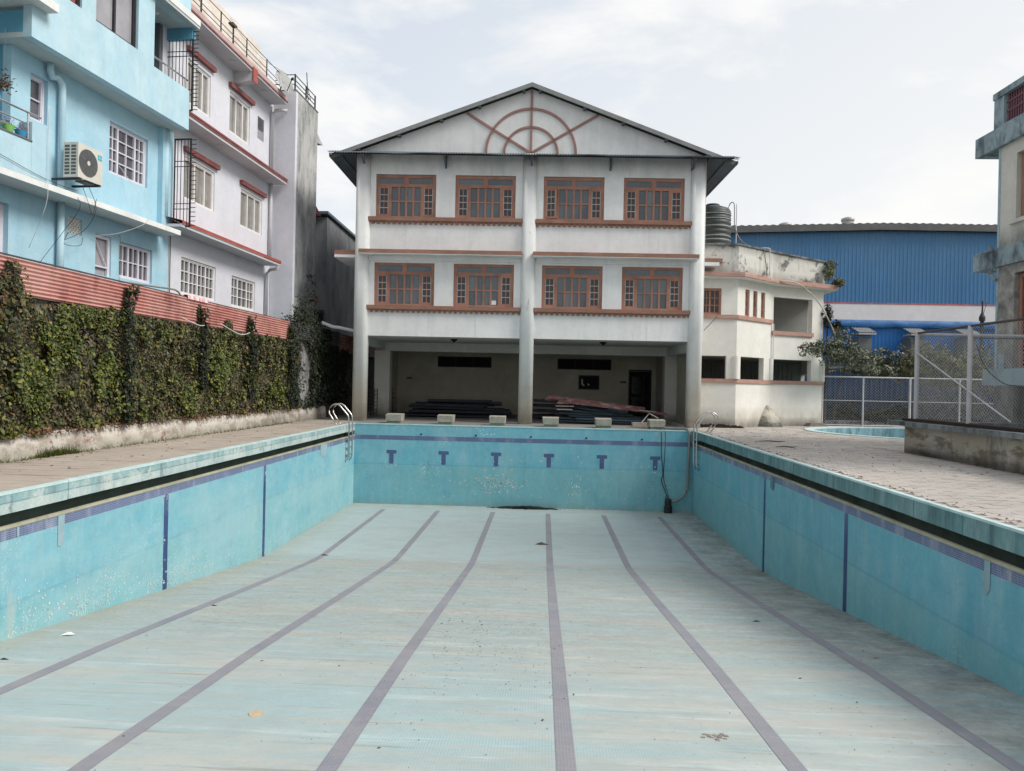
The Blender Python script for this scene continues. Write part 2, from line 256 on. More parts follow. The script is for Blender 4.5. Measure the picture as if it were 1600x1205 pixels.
m['rooftop'] = M('pale rooftop wall', (0.70, 0.64, 0.57), 0.9, 0.1, 0.9, 12, 0.4, layers=(('noise', (0.62, 0.46, 0.36), 0.6, (1.2, 1.2, 2), 0.5, 0.6, (1, 1, 1), .8), ('noise', (0.78, 0.77, 0.75), 0.7, (1.5, 1.5, 2), 0.5, 0.6, (4, 1, 1), .8)))
m['cement'] = M('raw cement render', (0.44, 0.44, 0.43), 0.95, 0.1, 0.7, 10, 0.4, layers=(('noise', (0.30, 0.31, 0.31), 0.8, (2.2, 2.2, 0.6), 0.45, 0.58), ('noise', (0.56, 0.56, 0.54), 0.6, (1.2, 1.2, 0.5), 0.52, 0.66, (5, 5, 5)), ('z', (0.15, 0.16, 0.175), 0.95, 9.4, 6.6, (1.8, 1.8, 1.0)), ('noise', (0.10, 0.11, 0.12), 0.6, (1.4, 1.4, 0.7), 0.5, 0.6, (2, 3, 4), .8)))
m['cement_d'] = M('dark cement render', (0.20, 0.205, 0.215), 0.95, 0.12, 0.7, 10, 0.4, layers=(('noise', (0.08, 0.09, 0.10), 0.8, (1.2, 1.2, 0.6), 0.4, 0.64), ('noise', (0.33, 0.33, 0.32), 0.4, (1.2, 1.2, .5), 0.55, 0.7, (5, 5, 2))))
m['upvc'] = M('white window frame', (0.74, 0.73, 0.72), 0.5, 0.05, 3, 20, 0)
m['lilacframe'] = M('lilac white window frame', (0.68, 0.66, 0.73), 0.5, 0.05, 3, 20, 0)
m['curtain'] = M('curtained glass', (0.30, 0.285, 0.26), 0.2, 0.3, 3, 12, 0, spec=0.6, layers=(('noise', (0.15, 0.15, 0.15), 0.8, (14, 14, 0.5), 0.45, 0.6), ('noise', (0.42, 0.40, 0.36), 0.5, (9, 9, 0.4), 0.55, 0.7, (2, 2, 2))))
m['greyglass'] = M('tinted glass', (0.34, 0.33, 0.36), 0.15, 0.2, 0.8, 3, 0, spec=0.6)
m['pane_dk'] = M('dim pane', (0.10, 0.10, 0.12), 0.2, 0.5, 2.5, 3, 0, spec=0.6)
m['acbody'] = M('ac casing', (0.62, 0.60, 0.54), 0.5, 0.06, 4, 20, 0.05)
m['acdark'] = M('ac fan shade', (0.11, 0.11, 0.115), 0.6, 0.2, 8, 40, 0)
m['accyan'] = M('cyan logo', (0.03, 0.42, 0.60), 0.4, 0.05, 4, 20, 0)
# boundary wall
m['redsheet'] = M('red corrugated sheet', (0.50, 0.21, 0.18), 0.65, 0.15, 1.0, 10, 0.1, layers=(('noise', (0.62, 0.38, 0.34), 0.75, (0.6, 0.6, 1.2), 0.38, 0.64), ('noise', (0.24, 0.08, 0.07), 0.7, (2.5, 2.5, 1.0), 0.5, 0.7, (2, 2, 2)), ('noise', (0.60, 0.52, 0.42), 0.6, (1.0, 0.7, 2.5), 0.62, 0.74, (2, 9, 2))))
m['greysheet'] = M('grey corrugated sheet', (0.16, 0.15, 0.16), 0.6, 0.2, 1.0, 10, 0.1)
m['plinth'] = M('peeling white plinth', (0.56, 0.53, 0.48), 0.95, 0.08, 1.5, 12, 0.6, layers=(
    ('noise', (0.34, 0.29, 0.24), 0.8, (2.2, 1.6, 2.6), 0.50, 0.56, (7, 1, 1), .8), ('noise', (0.24, 0.10, 0.09), 0.85, (3.5, 2.6, 3.4), 0.585, 0.61, (4, 4, 4), .78), ('noise', (0.10, 0.09, 0.07), 0.8, (6, 5, 5), 0.60, 0.63, (4, 9, 4), .8),
    ('z', (0.13, 0.125, 0.08), 0.95, 0.26, 0.02, (2.2, 2.2, 2.2)), ('noise', (0.10, 0.09, 0.08), 0.6, (8, 8, 4), 0.62, 0.72, (1, 5, 1)), ('axis', (0.05, 0.05, 0.05), 0.95, 1, 22, 28, (1.0, .8, 1.5))))
m['wallback'] = M('old plaster behind ivy', (0.22, 0.20, 0.16), 0.95, 0.2, 1.5, 12, 0.5, layers=(('noise', (0.08, 0.07, 0.05), 0.8, 1.4, 0.4, 0.6), ('axis', (0.02, 0.022, 0.025), 1.0, 1, 27.8, 29.5, (0.2, .2, .2))))
m['bare'] = M('bare grey plaster', (0.28, 0.28, 0.28), 0.95, 0.15, 1.5, 12, 0.5, layers=(('noise', (0.10, 0.10, 0.10), 0.7, (3, 3, 1), 0.5, 0.65),))
m['brick'] = M('old brick', (0.33, 0.22, 0.18), 0.95, 0.2, 4, 20, 0.5, island=0.5)
m['leaf'] = M('ivy leaf', (0.030, 0.040, 0.014), 0.5, 0.2, 0.9, 12, 0, spec=0.35, ramp=[(0, (0.008, 0.011, 0.007)), (0.22, (0.018, 0.022, 0.010)), (0.42, (0.042, 0.047, 0.017)), (0.62, (0.082, 0.080, 0.023)), (0.76, (0.14, 0.125, 0.03)), (0.87, (0.19, 0.11, 0.04)), (0.94, (0.11, 0.055, 0.045)), (1, (0.20, 0.17, 0.15))])
m['leaf_y'] = M('bright ivy leaf', (0.07, 0.11, 0.02), 0.5, 0.2, 0.9, 12, 0, spec=0.35, ramp=[(0, (0.012, 0.022, 0.006)), (0.35, (0.040, 0.056, 0.010)), (0.7, (0.090, 0.105, 0.018)), (1, (0.22, 0.20, 0.035))])
m['leaf_d'] = M('dark ivy leaf', (0.012, 0.016, 0.010), 0.55, 0.2, 0.9, 12, 0, spec=0.25, ramp=[(0, (0.006, 0.008, 0.006)), (0.5, (0.016, 0.024, 0.012)), (0.85, (0.035, 0.05, 0.022)), (1, (0.06, 0.05, 0.04))])
m['bushleaf'] = M('bush leaf', (0.07, 0.09, 0.05), 0.5, 0.2, 0.9, 12, 0, spec=0.3, ramp=[(0, (0.030, 0.045, 0.030)), (0.35, (0.08, 0.11, 0.065)), (0.65, (0.15, 0.18, 0.11)), (0.88, (0.27, 0.27, 0.18)), (0.96, (0.40, 0.28, 0.30)), (1, (0.45, 0.42, 0.36))])
m['drygreen'] = M('dry creeper leaf', (0.16, 0.16, 0.08), 0.7, 0.2, 0.9, 12, 0, spec=0.3, ramp=[(0, (0.05, 0.06, 0.03)), (0.5, (0.14, 0.16, 0.06)), (1, (0.28, 0.24, 0.13))])
m['litter'] = M('dead leaf', (0.14, 0.08, 0.04), 0.9, 0.2, 0.9, 12, 0, ramp=[(0, (0.05, 0.035, 0.02)), (0.5, (0.15, 0.08, 0.04)), (1, (0.24, 0.13, 0.07))])
m['stem'] = M('woody stem', (0.09, 0.07, 0.05), 0.9, 0.2, 3, 20, 0.2)
# wing
m['cream'] = M('cream wall', (0.74, 0.725, 0.675), 0.85, 0.04, 0.6, 14, 0.12, layers=(('noise', (0.66, 0.64, 0.59), 0.5, (1.4, 1.4, 0.6), 0.45, 0.7), ('z', (0.24, 0.21, 0.16), 0.9, 0.8, 0.1, (1.6, 1.6, 1.0)), ('z', (0.06, 0.055, 0.045), 0.95, 0.38, 0.0, (1.1, 1.1, .3))))
m['mould'] = M('mouldy parapet', (0.60, 0.60, 0.56), 0.9, 0.06, 0.8, 14, 0.3, layers=(('noise', (0.06, 0.065, 0.06), 0.85, (1.3, 1.3, 1.6), 0.545, 0.62), ('noise', (0.30, 0.31, 0.28), 0.7, (3, 3, 1), 0.55, 0.7, (4, 2, 2)), ('z', (0.12, 0.11, 0.09), 0.9, 6.75, 7.1, 2.0), ('z', (0.05, 0.05, 0.05), 0.75, 6.35, 6.05, 1.2)))
m['brown_p'] = M('pink brown ledge', (0.42, 0.25, 0.20), 0.8, 0.12, 2, 20, 0.1, layers=(('noise', (0.25, 0.15, 0.12), 0.6, (2, 2, 4), 0.5, 0.7), ('noise', (0.62, 0.5, 0.45), 0.5, (1, 1, 6), 0.52, 0.68, (3, 3, 3))))
m['shutter'] = M('grey green shutter', (0.20, 0.23, 0.215), 0.7, 0.15, 2, 12, 0.1)
m['innerwall'] = M('inner grey wall', (0.42, 0.42, 0.40), 0.9, 0.1, 0.7, 12, 0.1)
m['tank'] = M('black water tank', (0.05, 0.065, 0.065), 0.5, 0.12, 2, 12, 0.05, layers=(('noise', (0.09, 0.11, 0.105), 0.6, (0.6, 0.6, 6), 0.48, 0.66), ('noise', (0.22, 0.22, 0.2), 0.4, (6, 6, 0.8), 0.58, 0.72, (2, 2, 2))))
m['tankline'] = M('tank paint line', (0.55, 0.60, 0.58), 0.6, 0.1, 2, 12, 0)
m['pipewhite'] = M('white pvc pipe', (0.62, 0.62, 0.62), 0.5, 0.08, 3, 12, 0)
m['pipegrey'] = M('grey hose', (0.23, 0.23, 0.21), 0.6, 0.15, 3, 12, 0)
m['blackhose'] = M('black cable', (0.03, 0.035, 0.035), 0.5, 0.2, 3, 12, 0)
m['bluesheet'] = M('blue cladding sheet', (0.045, 0.165, 0.345), 0.5, 0.06, 0.5, 10, 0.05, objr=0.10, layers=(('noise', (0.06, 0.175, 0.32), 0.6, (0.6, 0.6, 0.25), 0.42, 0.7), ('noise', (0.03, 0.12, 0.30), 0.5, (4, 4, 0.15), 0.5, 0.7, (2, 2, 2)), ('z', (0.12, 0.24, 0.37), 0.5, 8.5, 12.0, 0.3)))
m['bluelow'] = M('blue lower cladding', (0.018, 0.14, 0.42), 0.5, 0.06, 0.5, 10, 0.05, layers=(('z', (0.015, 0.03, 0.09), 0.9, 2.4, 1.8, 0.3),))
m['bluelow_shaded'] = M('shade darkened blue cladding', (0.02, 0.055, 0.13), 0.6, 0.1, 0.8, 10, 0.05, layers=(('z', (0.01, 0.014, 0.012), 0.9, 1.4, 0.3, 0.8),))  # shade of the bushes put into the colour, deepest near the ground
m['tarp'] = M('blue tarpaulin', (0.025, 0.13, 0.34), 0.45, 0.2, 1.5, 8, 0.6, layers=(('noise', (0.06, 0.20, 0.42), 0.6, (1.5, 1.5, 3), 0.48, 0.62),))
m['flash'] = M('grey roof flashing', (0.135, 0.14, 0.145), 0.6, 0.12, 0.8, 10, 0.05, layers=(('noise', (0.22, 0.21, 0.18), 0.5, (1, 1, 3), 0.5, 0.7),))
m['bandwhite'] = M('white band wall', (0.66, 0.66, 0.69), 0.8, 0.03, 0.5, 10, 0.05)
m['redline'] = M('red line trim', (0.45, 0.12, 0.12), 0.7, 0.3, 2, 12, 0)
m['ventmetal'] = M('roof ventilator metal', (0.42, 0.40, 0.38), 0.5, 0.12, 2, 12, 0, metal=0.3)
m['pier'] = M('grey sheet pier', (0.14, 0.155, 0.16), 0.8, 0.15, 1.5, 12, 0.1)
# fences, planter, right house
m['fpost'] = M('painted fence post', (0.50, 0.49, 0.51), 0.6, 0.1, 3, 14, 0.05, layers=(('noise', (0.30, 0.26, 0.22), 0.6, (5, 5, 2), 0.56, 0.7),))
m['wire'] = M('galvanised wire', (0.46, 0.46, 0.45), 0.5, 0.1, 3, 12, 0, metal=0.3)
m['rust'] = M('rusty rail', (0.09, 0.07, 0.06), 0.8, 0.3, 4, 20, 0.1)
m['planter'] = M('stained planter wall', (0.48, 0.44, 0.35), 0.9, 0.08, 1.2, 12, 0.35, layers=(
    ('noise', (0.58, 0.57, 0.53), 0.7, (1.2, 0.9, 1.2), 0.42, 0.62), ('noise', (0.17, 0.145, 0.09), 0.8, (1.0, 0.9, 2.6), 0.50, 0.57, (3, 1, 5), .75),
    ('noise', (0.12, 0.12, 0.11), 0.7, (5, 3, 0.9), 0.56, 0.68, (2, 6, 2)), ('z', (0.10, 0.10, 0.09), 0.8, 0.45, 0.15, (2.0, 1.6, 0.8)), ('z', (0.015, 0.014, 0.013), 1.0, 0.20, 0.06, 0.2)))
m['planter_top'] = M('stained planter slab', (0.22, 0.24, 0.25), 0.9, 0.12, 1.2, 12, 0.35, layers=(('noise', (0.05, 0.055, 0.06), 0.9, (3, 2.2, 1), 0.42, 0.62), ('noise', (0.42, 0.42, 0.42), 0.5, (3, 2.2, 5), 0.56, 0.7, (5, 5, 5))))
m['soil'] = M('dark soil', (0.035, 0.028, 0.022), 0.95, 0.3, 3, 12, 0.5)
m['agehouse'] = M('aged cream house wall', (0.60, 0.58, 0.52), 0.9, 0.07, 0.8, 12, 0.25, layers=(('noise', (0.44, 0.43, 0.40), 0.6, (1.5, 1.5, 0.6), 0.45, 0.68), ('z', (0.06, 0.06, 0.06), 0.95, 6.0, 5.5, 2.4), ('z', (0.06, 0.07, 0.07), 0.95, 3.0, 2.1, (3, 3, 1.2))))
m['ageslab'] = M('aged blue grey slab', (0.28, 0.36, 0.39), 0.9, 0.1, 1.0, 12, 0.25, layers=(('noise', (0.06, 0.075, 0.085), 0.85, (2.0, 2.0, 1.4), 0.46, 0.62), ('noise', (0.42, 0.50, 0.52), 0.6, (1.5, 1.5, .6), 0.54, 0.7, (4, 4, 4))))
m['agestrip'] = M('pale blue corner strip', (0.34, 0.45, 0.50), 0.85, 0.08, 1.0, 12, 0.2, layers=(('noise', (0.14, 0.18, 0.19), 0.6, (2, 2, 1.5), 0.5, 0.62, (1, 1, 1), .8),))
m['baluster'] = M('maroon baluster', (0.17, 0.075, 0.095), 0.8, 0.15, 3, 12, 0.1)
m['kidrim'] = M('wading pool rim', (0.52, 0.66, 0.64), 0.7, 0.08, 2, 12, 0.1)
m['kidwall'] = M('wading pool wall', (0.25, 0.42, 0.47), 0.7, 0.15, 2, 12, 0.1, layers=(('noise', (0.05, 0.09, 0.11), 0.8, (3, 3, 1), 0.45, 0.65),))
m['pump'] = M('dark pump casing', (0.02, 0.024, 0.028), 0.45, 0.3, 4, 12, 0)
m['paper'] = M('white scrap', (0.75, 0.74, 0.70), 0.9, 0.05, 4, 12, 0)
m['orange'] = M('orange bits', (0.50, 0.40, 0.27), 0.8, 0.1, 9, 30, 0)
m['green'] = M('green plastic', (0.03, 0.26, 0.17), 0.6, 0.1, 3, 12, 0)
m['potg'] = M('lime pot', (0.22, 0.52, 0.12), 0.6, 0.1, 3, 12, 0)
m['potb'] = M('blue pot', (0.05, 0.27, 0.50), 0.6, 0.1, 3, 12, 0)
m['poto'] = M('orange pot', (0.70, 0.30, 0.05), 0.6, 0.1, 3, 12, 0)
m['flower'] = M('red flowers', (0.35, 0.06, 0.10), 0.7, 0.1, 3, 12, 0, ramp=[(0, (0.05, 0.09, 0.03)), (0.5, (0.25, 0.04, 0.08)), (1, (0.5, 0.12, 0.18))])
m['cloth'] = M('pink striped cloth', (0.72, 0.66, 0.66), 0.9, 0.05, 3, 12, 0, layers=(('noise', (0.70, 0.16, 0.20), 0.8, (3, 16, 1), 0.48, 0.52),))
m['chip'] = M('bare mortar chip', (0.66, 0.66, 0.62), 0.9, 0.1, 6, 20, 0)
m['patch'] = M('pinkish mortar patch', (0.30, 0.42, 0.46), 0.9, 0.1, 6, 20, 0, layers=(('noise', (0.22, 0.46, 0.54), 0.9, (9, 9, 2), 0.48, 0.6, (1, 1, 1), .8),))
m['grime'] = M('dark seep stain', (0.07, 0.11, 0.14), 0.8, 0.1, 6, 20, 0, layers=(('noise', (0.14, 0.30, 0.36), 0.9, (9, 9, 1), 0.45, 0.55, (1, 1, 1), .8),))
m['sludge'] = M('black sludge', (0.012, 0.018, 0.014), 0.6, 0.3, 3, 20, 0.4)
m['rubble'] = M('concrete rubble', (0.22, 0.20, 0.18), 0.95, 0.2, 3, 20, 0.4)

# ------------------------------------------------------------------ geometry helpers
C = S.collection
class Fr:      # a local frame: u along, n outward, z up
    def __init__(s, ox, oy, ux, uy, nx, ny):
        l = math.hypot(ux, uy); k = math.hypot(nx, ny)
        s.o = (ox, oy); s.u = (ux / l, uy / l); s.n = (nx / k, ny / k)
    def P(s, u, n, z): return (s.o[0] + s.u[0] * u + s.n[0] * n, s.o[1] + s.u[1] * u + s.n[1] * n, z)
    def rot(s): return math.atan2(s.u[1], s.u[0])
WORLD = Fr(0, 0, 1, 0, 0, 1)
class MB:
    def __init__(s, fr=WORLD): s.v = []; s.f = []; s.mi = []; s.fr = fr; s.k = 0
    def add(s, vs, fs):
        b = len(s.v); s.v += [s.fr.P(*p) for p in vs]
        for f in fs: s.f.append([b + i for i in f]); s.mi.append(s.k)
        return s
    def box(s, a0, a1, b0, b1, c0, c1):
        return s.add([(a0, b0, c0), (a1, b0, c0), (a1, b1, c0), (a0, b1, c0), (a0, b0, c1), (a1, b0, c1), (a1, b1, c1), (a0, b1, c1)],
                     [(0, 3, 2, 1), (4, 5, 6, 7), (0, 1, 5, 4), (1, 2, 6, 5), (2, 3, 7, 6), (3, 0, 4, 7)])
    def quad(s, a, b, c, d): return s.add([a, b, c, d], [(0, 1, 2, 3)])
    def prism(s, poly, fn, a, b):    # poly of 2-d points, fn(p, t) -> 3-d point
        n = len(poly); vs = [fn(p, a) for p in poly] + [fn(p, b) for p in poly]
        fs = [tuple(range(n - 1, -1, -1)), tuple(range(n, 2 * n))] + [(i, (i + 1) % n, n + (i + 1) % n, n + i) for i in range(n)]
        return s.add(vs, fs)
    def tube(s, pts, r, n=8, closed=False):
        pts = [Vector(p) for p in pts]; rings = []
        for i, p in enumerate(pts):
            a = pts[i - 1] if i or closed else p; b = pts[(i + 1) % len(pts)] if i < len(pts) - 1 or closed else p
            d = (b - a).normalized(); up = Vector((0, 0, 1)) if abs(d.z) < 0.9 else Vector((1, 0, 0))
            x = d.cross(up).normalized(); y = x.cross(d)
            rr = r[i] if isinstance(r, (list, tuple)) else r
            rings.append([tuple(p + x * math.cos(2 * math.pi * j / n) * rr + y * math.sin(2 * math.pi * j / n) * rr) for j in range(n)])
        vs = [q for rg in rings for q in rg]; m_ = len(pts); fs = []
        for i in range(m_ if closed else m_ - 1):
            for j in range(n):
                a = i * n + j; b = i * n + (j + 1) % n; c = ((i + 1) % m_) * n; fs.append((a, b, c + (j + 1) % n, c + j))
        if not closed: fs += [tuple(range(n - 1, -1, -1)), tuple((m_ - 1) * n + j for j in range(n))]
        return s.add(vs, fs)
    def lathe(s, cx, cy, prof, n=24, a0=0, a1=2 * math.pi):
        full = abs(a1 - a0 - 2 * math.pi) < 1e-6; k = n if full else n + 1
        vs = [(cx + r * math.cos(a0 + (a1 - a0) * j / n), cy + r * math.sin(a0 + (a1 - a0) * j / n), z) for r, z in prof for j in range(k)]
        fs = []
        for i in range(len(prof) - 1):
            for j in range(n):
                j2 = (j + 1) % k; fs.append((i * k + j, i * k + j2, (i + 1) * k + j2, (i + 1) * k + j))
        return s.add(vs, fs)
    def wall(s, u0, u1, z0, z1, n0, n1, holes=()):
        us = sorted({u0, u1, *[h[i] for h in holes for i in (0, 1) if u0 < h[i] < u1]}); zs = sorted({z0, z1, *[h[i] for h in holes for i in (2, 3) if z0 < h[i] < z1]})
        def solid(i, j):
            if i < 0 or j < 0 or i >= len(us) - 1 or j >= len(zs) - 1: return False
            cu = (us[i] + us[i + 1]) / 2; cz = (zs[j] + zs[j + 1]) / 2
            return not any(h[0] < cu < h[1] and h[2] < cz < h[3] for h in holes)
        for i in range(len(us) - 1):
            for j in range(len(zs) - 1):
                if not solid(i, j): continue
                a, b, c, d = us[i], us[i + 1], zs[j], zs[j + 1]
                s.quad((a, n1, c), (b, n1, c), (b, n1, d), (a, n1, d)); s.quad((a, n0, d), (b, n0, d), (b, n0, c), (a, n0, c))
                if not solid(i - 1, j): s.quad((a, n0, c), (a, n1, c), (a, n1, d), (a, n0, d))
                if not solid(i + 1, j): s.quad((b, n1, c), (b, n0, c), (b, n0, d), (b, n1, d))
                if not solid(i, j - 1): s.quad((a, n0, c), (b, n0, c), (b, n1, c), (a, n1, c))
                if not solid(i, j + 1): s.quad((a, n1, d), (b, n1, d), (b, n0, d), (a, n0, d))
        return s
    def mesh(s, name, mats, off=(0, 0, 0), smooth=False):
        me = bpy.data.meshes.new(name); me.from_pydata([(x - off[0], y - off[1], z - off[2]) for x, y, z in s.v], [], s.f)
        for mm in (mats if isinstance(mats, (list, tuple)) else [mats]): me.materials.append(m[mm])
        if any(s.mi): me.polygons.foreach_set('material_index', s.mi)
        if smooth: me.polygons.foreach_set('use_smooth', [True] * len(s.f))
        me.update(); return me
    def build(s, name, mats, parent=None, smooth=False, **tags):
        off = worldloc(parent); me = s.mesh(name, mats, off, smooth)
        o = bpy.data.objects.new(name, me); C.objects.link(o)
        if parent: o.parent = parent
        for k, v in tags.items(): o[k] = v
        return o
_wl = {}
def worldloc(o):
    v = Vector((0, 0, 0))
    while o: v = v + o.location; o = o.parent
    return v
def thing(name, label, cat, loc=(0, 0, 0), group=None):
    o = bpy.data.objects.new(name, None); C.objects.link(o); o.location = loc; o.empty_display_size = 0.2
    o['label'] = label; o['category'] = cat
    if group: o['group'] = group
    return o
def inst(me, name, parent, wloc=(0, 0, 0), rz=0, **tags):
    o = bpy.data.objects.new(name, me); C.objects.link(o)
    if parent: o.parent = parent; o.location = Vector(wloc) - worldloc(parent)
    else: o.location = wloc
    o.rotation_euler = (0, 0, rz)
    for k, v in tags.items(): o[k] = v
    return o
def local(me, name, parent, loc=(0, 0, 0), rot=(0, 0, 0)):
    o = bpy.data.objects.new(name, me); C.objects.link(o); o.parent = parent; o.location = loc; o.rotation_euler = rot; return o
def corr_sheet(mb, fr_u0, fr_u1, z0, z1, n, pitch, amp, along='z', seg=6, th=0.004):
    """corrugated sheet in the frame of mb: waves stacked along z (along='z') or side by side along u (along='u')"""
    if along == 'z':
        k = max(2, int((z1 - z0) / pitch * seg)); vs = []
        for i in range(k + 1):
            z = z0 + (z1 - z0) * i / k; d = amp * math.sin(2 * math.pi * z / pitch)
            vs += [(fr_u0, n + d, z), (fr_u1, n + d, z)]
    else:
        k = max(2, int((fr_u1 - fr_u0) / pitch * seg)); vs = []
        for i in range(k + 1):
            u = fr_u0 + (fr_u1 - fr_u0) * i / k; d = amp * math.sin(2 * math.pi * u / pitch)
            vs += [(u, n + d, z0), (u, n + d, z1)]
    mb.add(vs, [(2 * i, 2 * i + 1, 2 * i + 3, 2 * i + 2) for i in range(k)])
    return mb
def leaves(pts, size, seed=1, mat='leaf', name='ivy', spread=1.0, **tags):
    """pts: list of (point, outward normal); every leaf is a small folded diamond"""
    r = random.Random(seed); mb = MB()
    for p, nn in pts:
        s_ = size * r.uniform(0.5, 1.2) * (1 + .55 * noise.noise(Vector(p) * 1.7))
        nv = (Vector(nn) + Vector((r.uniform(-1, 1), r.uniform(-1, 1), r.uniform(-0.7, 1))) * spread).normalized()
        t = nv.cross(Vector((r.uniform(-1, 1), r.uniform(-1, 1), r.uniform(-1, 1)))).normalized(); b = nv.cross(t); P = Vector(p)
        mb.add([tuple(P - t * s_ * 0.55), tuple(P + b * s_ * 0.42 + nv * s_ * 0.12), tuple(P + t * s_ * 0.6), tuple(P - b * s_ * 0.42 + nv * s_ * 0.12)], [(0, 1, 2), (0, 2, 3)])
    return mb
exec_parts = []
# ================================================================== THE POOL AND THE GROUND
XL, XR, YN, YF = -6.7, 5.27, 1.7, 26.7
PROF = [(1.7, -1.32), (3.5, -1.40), (5.8, -1.53), (9.1, -1.84), (13.3, -2.31), (17.4, -2.75), (18.0, -2.80), (18.6, -2.825), (22, -2.84), (26.7, -2.86)]
def zf(y):
    for (a, za), (b, zb) in zip(PROF, PROF[1:]):
        if a <= y <= b: return za + (zb - za) * (y - a) / (b - a)
    return PROF[0][1] if y < PROF[0][0] else PROF[-1][1]
def floor_sheet(x0, x1, lift, y0=YN, y1=YF, nx=1):
    mb = MB(); ys = [y0] + [p[0] for p in PROF if y0 < p[0] < y1] + [y1]
    mb.add([(x, y, zf(y) + lift) for y in ys for x in (x0, x1)], [(2 * i, 2 * i + 1, 2 * i + 3, 2 * i + 2) for i in range(len(ys) - 1)]); return mb
g = MB(); g.k = 0
for a, b, c, d in ((-400, -9.7, -200, 900), (19, 400, -200, 900), (-9.7, 19, -200, -3), (-9.7, 19, 33.5, 900)):
    g.quad((a, c, -0.03), (b, c, -0.03), (b, d, -0.03), (a, d, -0.03))
g.build('ground', 'ground', kind='structure')
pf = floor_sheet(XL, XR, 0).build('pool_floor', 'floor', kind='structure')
LX = [-5.352 + 1.8668 * i for i in range(6)]
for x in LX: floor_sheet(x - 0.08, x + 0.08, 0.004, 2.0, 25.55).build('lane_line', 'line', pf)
def side_wall(name, X, sgn, mat, cop, lab):
    """sgn: +1 when the pool lies on the +X side of the wall"""
    ys = [p[0] for p in PROF]; w = MB()
    w.add([(X, y, zf(y) - 0.05) for y in ys] + [(X, y, -0.60) for y in ys], [(i, i + 1, len(ys) + i + 1, len(ys) + i) for i in range(len(ys) - 1)])
    o = w.build(name, mat, kind='structure')
    q = MB(); q.box(min(X, X - sgn * 0.10), max(X, X - sgn * 0.10), YN, YF, -0.60, -0.455); q.build('tile_band', 'band_x', o)
    q = MB(); q.box(min(X + sgn * .012, X - sgn * 0.05), max(X + sgn * .012, X - sgn * 0.05), YN, YF, -0.455, -0.418); q.build('gutter_lip', 'lip', o)
    q = MB(); b = X - sgn * 0.36
    q.quad((b, YN, -0.6), (b, YF, -0.6), (b, YF, -0.24), (b, YN, -0.24)); q.quad((b, YN, -0.52), (X - sgn * .1, YN, -0.52), (X - sgn * .1, YF, -0.52), (b, YF, -0.52)); q.quad((b, YF - .01, -.6), (X - sgn * .012, YF - .01, -.6), (X - sgn * .012, YF - .01, -.24), (b, YF - .01, -.24))
    q.quad((b, YN, -0.265), (X - sgn * .02, YN, -0.265), (X - sgn * .02, YF, -0.265), (b, YF, -0.265)); q.build('gutter_channel', 'gutter', o)
    y = YN; r = random.Random(3 + sgn)
    while y < YF - 0.05:
        L_ = min(r.uniform(1.05, 1.5), YF - y); e = 0.003; j = r.uniform(-.004, .004)
        q = MB(); q.box(min(X + sgn * (.0 + j), X - sgn * .36), max(X + sgn * (.0 + j), X - sgn * .36), y + e, y + L_ - e, -0.262 + j, -0.024)
        c = q.build('coping_block', cop, o)
        t = MB(); t.box(min(X + sgn * (.006 + j), X - sgn * .085), max(X + sgn * (.006 + j), X - sgn * .085), y + e, y + L_ - e, -0.022, 0.012 + j * .5); t.build('coping_edge', 'coping_top', c)
        y += L_
    for ys_ in (13.25, 18.04):
        q = MB(); q.quad((X + sgn * .004, ys_ - .075, zf(ys_) + .0), (X + sgn * .004, ys_ + .075, zf(ys_) + .0), (X + sgn * .004, ys_ + .075, -.60), (X + sgn * .004, ys_ - .075, -.60)); q.build('depth_stripe', 'stripe', o)
    return o
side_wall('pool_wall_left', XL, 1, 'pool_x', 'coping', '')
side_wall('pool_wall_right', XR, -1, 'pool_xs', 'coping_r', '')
w = MB(); w.quad((XL, YF, -2.95), (XR, YF, -2.95), (XR, YF, -0.565), (XL, YF, -0.565)); fw = w.build('pool_wall_far', 'pool_y', kind='structure')
q = MB(); q.box(XL + .002, XR - .002, YF - .003, YF + .1, -.565, -.412); q.build('tile_band', 'band_y', fw)
q = MB(); q.box(XL - .2, XR + .2, YF, YF + .35, -.412, -0.004); q.build('upper_band', 'pool_y', fw)
q = MB(); q.box(XL + .002, XR - .002, YF - .012, YF + .02, -.03, 0.008); q.build('coping_edge', 'coping_top', fw)
for x in LX:
    q = MB(); q.box(x - .18, x + .18, YF - .004, YF, -1.055, -.93); q.box(x - .078, x + .078, YF - .0045, YF, -1.415, -1.055); q.build('target_mark', 'tmark', fw)
for i in range(6):
    q = MB(); x = -4.3 + i * 1.95
    q.tube([(x, YF - .02, -.345), (x, YF + .05, -.345)], .035, 10); q.build('lane_anchor', 'iron', fw)
w = MB(); w.quad((XL, YN, -1.6), (XR, YN, -1.6), (XR, YN, 0), (XL, YN, 0)); w.build('pool_wall_near', 'pool_y', kind='structure')
